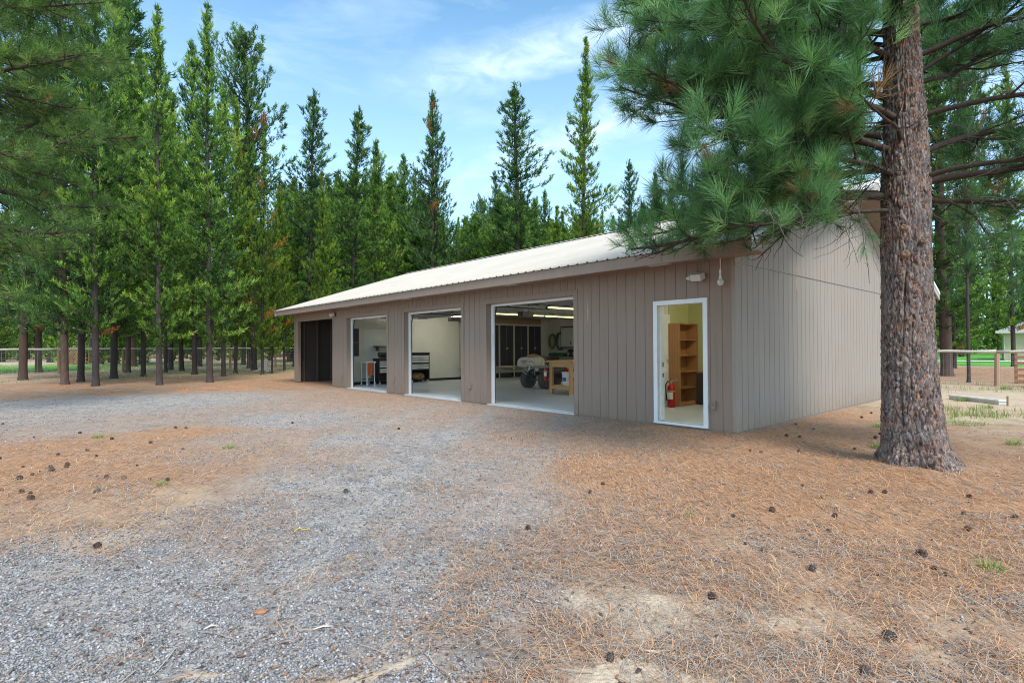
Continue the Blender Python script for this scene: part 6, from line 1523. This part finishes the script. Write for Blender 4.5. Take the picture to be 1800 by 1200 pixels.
def rail_fence(name, label, posts, ztop, rail_r, post_r, m_post, sp, wire_r):
    f = thing(name, label, 'fence'); r = random.Random(2)
    for k, p in enumerate(posts):
        lean = Vector((r.gauss(0, .012), r.gauss(0, .012), 0))
        MB().tube([p+Vector((0, 0, -.2)), p+lean+Vector((0, 0, ztop-rail_r*1.2))], [post_r*1.05, post_r*.93], 10).build('post', m_post, f, smooth=False)
    for a, b in zip(posts, posts[1:]):
        ab = b-a; n = 6; pts = [a+ab*(i/n)*1.0+Vector((0, 0, ztop+.012*math.sin(i*1.9+a.x))) for i in range(n+1)]
        MB().tube(pts, [rail_r*r.uniform(.88, 1.1) for _ in pts], 8).build('top_rail', M_GREYW, f, smooth=True)
        wire_panel(a+Vector((0, 0, 0)), b, .02, ztop-rail_r-.03, sp, M_WIRE, f, wire_r)
    return f
lf = [BW(37.3, d, GZ) for d in [-28+3.05*k for k in range(16)]]
rail_fence('rail_fence', 'pale round rail on brown posts with wire below, running behind the left pines', lf, 1.44, .055, .075, M_POST, .15, .0035)
rf = [BW(t, 16.22, GZ) for t in (3.9, 1.35, -1.27, -3.9, -6.5, -9.1)]
rail_fence('rail_fence', 'round whitewashed rail fence with square wire mesh behind the big pine at right', rf, 1.16, .05, .075, M_POSTR, .10, .0022)
# wooden pallets leaning behind the right fence
pl = thing('wooden_pallet', 'reddish slatted wooden pallet standing behind the wire fence at the right edge', 'pallet', at(1784, 673), math.radians(-38))
for z in (.02, .22, .44, .66, .88, 1.08): MB().box(0, 1.5, -.01, .01, z, z+.10).build('slat', M_RUST, pl)
for x in (.0, .7, 1.42): MB().box(x, x+.08, .0105, .10, 0, 1.2).build('batten', M_RUST, pl)
# white board lying on the ground and a stake
A, B = at(1667, 701), at(1757, 711.5); ab = B-A
bd = thing('white_board', 'long weathered white board lying on the dry ground right of the big pine', 'board', A, math.atan2(ab.y, ab.x))
L = ab.length; MB().box(0, L, -.02, .20, .085, .115).build('top_face', M_WHITE, bd); MB().box(.02, L-.02, .0, .18, 0, .0849).build('underside', M_GREYPL, bd); MB().box(.01, L-.01, .07, .10, .1152, .125).build('centre_rib', M_WHITE, bd)
st = thing('wooden_stake', 'short brown stake standing at the right end of the white board', 'stake', at(1771, 713)); MB().tube([(0, 0, -.05), (.004, 0, .20)], [.022, .02], 6).build('shaft', M_POST, st); MB().lathe([(.024, .20), (.022, .215), (.006, .222)], 8).build('battered_top', M_POST, st)
# stacked firewood beyond the lawn
wp_ = at(129, 640); wpt = thing('wood_pile', 'reddish brown stack of split firewood beyond the lawn at left', 'wood pile', (wp_.x, wp_.y, GZ), .6)
mbw = MB(); rw = random.Random(6)
for lvl in range(9):
    for k in range(11): mbw.tube([(-1.0+k*.19+rw.uniform(-.02, .02)+.09*(lvl % 2), -.5, .1+lvl*.165), (-1.0+k*.19+.09*(lvl % 2), .5, .1+lvl*.165)], rw.uniform(.075, .1), 7)
mbw.build('logs', M_POST, wpt); MB().box(-1.05, 1.05, -.40, .42, .0, 1.42).build('stack_core', M_DARK, wpt)
for x in (-1.15, 1.2): MB().box(x-.04, x+.04, -.4, -.3, 0, 1.7).build('stake', M_POST, wpt)
# bleached stump between the last two trunks of the row
sp_ = at(466, 652); sm_ = thing('tree_stump', 'pale bleached stump with splayed roots behind the reddish trunk', 'stump', (sp_.x, sp_.y, GZ))
MB().tube([(0, 0, -.05), (0, 0, .12), (.02, 0, .45), (.05, .02, .62)], [.34, .24, .17, .13], 12).build('stump_wood', M_GREYW, sm_)
for k in range(6):
    a = k*1.05; MB().tube([(.15*math.cos(a), .15*math.sin(a), .16), (.42*math.cos(a), .42*math.sin(a), .05), (.7*math.cos(a+.2), .7*math.sin(a+.2), -.03)], [.09, .06, .03], 7).build('root', M_GREYW, sm_)
# raked heaps of orange needles along the yard edge
HEAPS = [(112, 681, .95, 'wide low heap of orange needles at the foot of the leftmost dark trunk'), (156, 688, .6, 'small pale orange needle heap left of the roundest one'), (196, 693.5, .75, 'bright rusty needle heap nearest the gravel at left'), (324, 687, .5, 'small orange needle heap left of the tallest pine foot'),
         (372, 683, .55, 'yellow orange needle heap at the foot of the tallest pine'), (416, 680, .9, 'dark rusty needle heap right of the tallest pine foot'), (135, 669, .5, 'small heap of orange needles between the two leftmost trunks')]
M_HEAP = plain('rusty_needles', (.36, .17, .085), .9, .35, 30, bmp=.8)
for k, (px, py, s, lab) in enumerate(HEAPS):
    p = at(px, py); r = np.random.default_rng(k); V, F = [], []; n, m = 22, 9
    for i in range(m+1):
        for j in range(n):
            a = 2*math.pi*j/n; rr = i/m; h = .07*(1-rr**1.6)*(1+.3*r.normal())-.01; R = s*.72*rr*(1+.18*math.sin(a*3+k)+.06*r.normal()); V.append((R*math.cos(a)*1.15, R*math.sin(a)*.6, h if i < m else -.02))
    Q = [(i*n+j, i*n+(j+1) % n, (i+1)*n+(j+1) % n, (i+1)*n+j) for i in range(m) for j in range(n)]
    o = np_mesh('needle_heap', V, Q, M_HEAP, smooth=False, loc=(p.x, p.y, GZ)); tag(o, lab, 'needle heap', 'needle heaps along the yard edge')
# neighbouring house
hp = at(1766, 633); M_HOUSE = plain('beige_house_wall', (.56, .46, .32), .8, .06, 1); M_SHING = plain('grey_shingles', (.30, .29, .29), .9, .2, 3)
hs = thing('neighbour_house', 'beige house with a grey shingle roof and wide garage door beyond the fence at right', 'house', (hp.x, hp.y, GZ), math.radians(-41))
mb = MB(); mb.box(0, 14, 0, 9, 0, 2.75); mb.build('wall', M_HOUSE, hs)
mb = MB(); P = [(-.6, -.6, 2.6), (14.6, -.6, 2.6), (14.6, 9.6, 2.6), (-.6, 9.6, 2.6)]; R0, R1 = (4, 4.5, 4.7), (10, 4.5, 4.7)
mb.poly([P[0], P[1], R1, R0]); mb.poly([P[1], P[2], R1]); mb.poly([P[2], P[3], R0, R1]); mb.poly([P[3], P[0], R0]); mb.quad(P[3], P[2], P[1], P[0]); mb.build('roof', M_SHING, hs)
MB().box(-.6, 14.6, -.63, -.601, 2.42, 2.66).build('gutter', M_OFFW, hs)
MB().tube([(-.3, -.6, 2.5), (-.02, -.06, 2.2), (-.02, -.06, .1)], .05, 8).build('downspout', M_OFFW, hs)
gd = MB().box(1.6, 6.2, -.05, -.002, .05, 2.3).build('garage_door', M_HOUSE, hs)
for k in range(8): MB().box(1.85+k*.54, 2.2+k*.54, -.06, -.0505, 1.85, 2.15).build('door_window', M_BLUEBLK, gd)
MB().box(1.45, 6.35, -.08, -.051, 2.301, 2.42).build('door_head_trim', M_OFFW, gd)
# parked utility trailer glimpsed between the trunks behind the wire
tp = at(1672, 650); tr_ = thing('utility_trailer', 'dark utility trailer with pale rails half hidden behind the wire fence at right', 'trailer', (tp.x-1.2, tp.y+4, GZ), math.radians(8))
MB().box(-2, 2, -.8, .8, .55, .62).build('deck', M_GREYPL, tr_); mb = MB()
for x in (-2, -.7, .7, 2): mb.box(x-.03, x+.03, -.83, -.801, .5, 1.1)
for z in (.85, 1.08): mb.box(-2.03, 2.03, -.86, -.831, z-.025, z+.025)
mb.build('side_rails', M_WHITE, tr_)
for y in (-.95, .95):
    w_ = MB().lathe([(.18, -.09), (.32, -.09), (.34, 0), (.32, .09), (.18, .09)], 20, c=(.1, y, .34), axis='y').build('wheel', M_RUBBER, tr_); MB().lathe([(.17, -.05), (.05, 0), (.17, .05)], 14, c=(.1, y, .34), axis='y').build('rim', M_WHITE, w_)
MB().tube([(2, 0, .5), (3.2, 0, .45)], .04, 8).build('drawbar', M_BLACK, tr_)
# bits lying on the gravel
for px, py, col, lab in ((457, 1073, M_HEAP, 'bright orange piece of bark on the gravel near the bottom left'), ):
    p = at(px, py); o = blob([(-.03, .01, 0, .012), (-.01, .022, 0, .02), (.02, .02, 0, .018), (.035, .008, 0, .01)], 3, 10, .004).build('bark_chip', col, None, smooth=True); o.location = (p.x, p.y, float(gh(p.x, p.y))); tag(o, lab, 'bark chip')
for px, py, L, a, lab in ((568, 1103, .045, .3, 'pale wood splinter on the gravel near the bottom centre'), (385, 1005, .035, 2.2, 'short white splinter standing out on the left gravel'), (1148, 1151, .07, -.4, 'longest pale splinter, forked, near the bottom centre right'), (370, 1101, .03, .7, 'small white splinter left of the centre gravel')):
    p = at(px, py); t = thing('wood_splinter', lab, 'splinter', (p.x, p.y, float(gh(p.x, p.y))+.008), a)
    MB().tube([(-L, 0, 0), (0, .004, .006), (L, 0, .002)], [.003, .005, .002], 5).build('shaft', M_OFFW, t); MB().tube([(L*.2, .003, .004), (L*.6, .012, .012)], [.0035, .0015], 5).build('spur', M_OFFW, t)
yt = thing('yellow_twine', 'short bent piece of bright yellow twine lying on the gravel', 'twine', tuple(at(528, 934)+Vector((0, 0, .012))), 0)
M_YTW = plain('yellow_twine_fibre', (.62, .56, .06), .6, .1, 9)
MB().tube([(-.035, -.03, 0), (-.03, .01, .006), (-.01, .02, .01), (.02, .0, .004), (.06, .03, .002)], .003, 5).build('strand', M_YTW, yt); MB().tube([(-.01, .02, .01), (-.02, .03, .012)], .004, 5).build('frayed_end', M_YTW, yt)
# thin communication cable on the gable wall
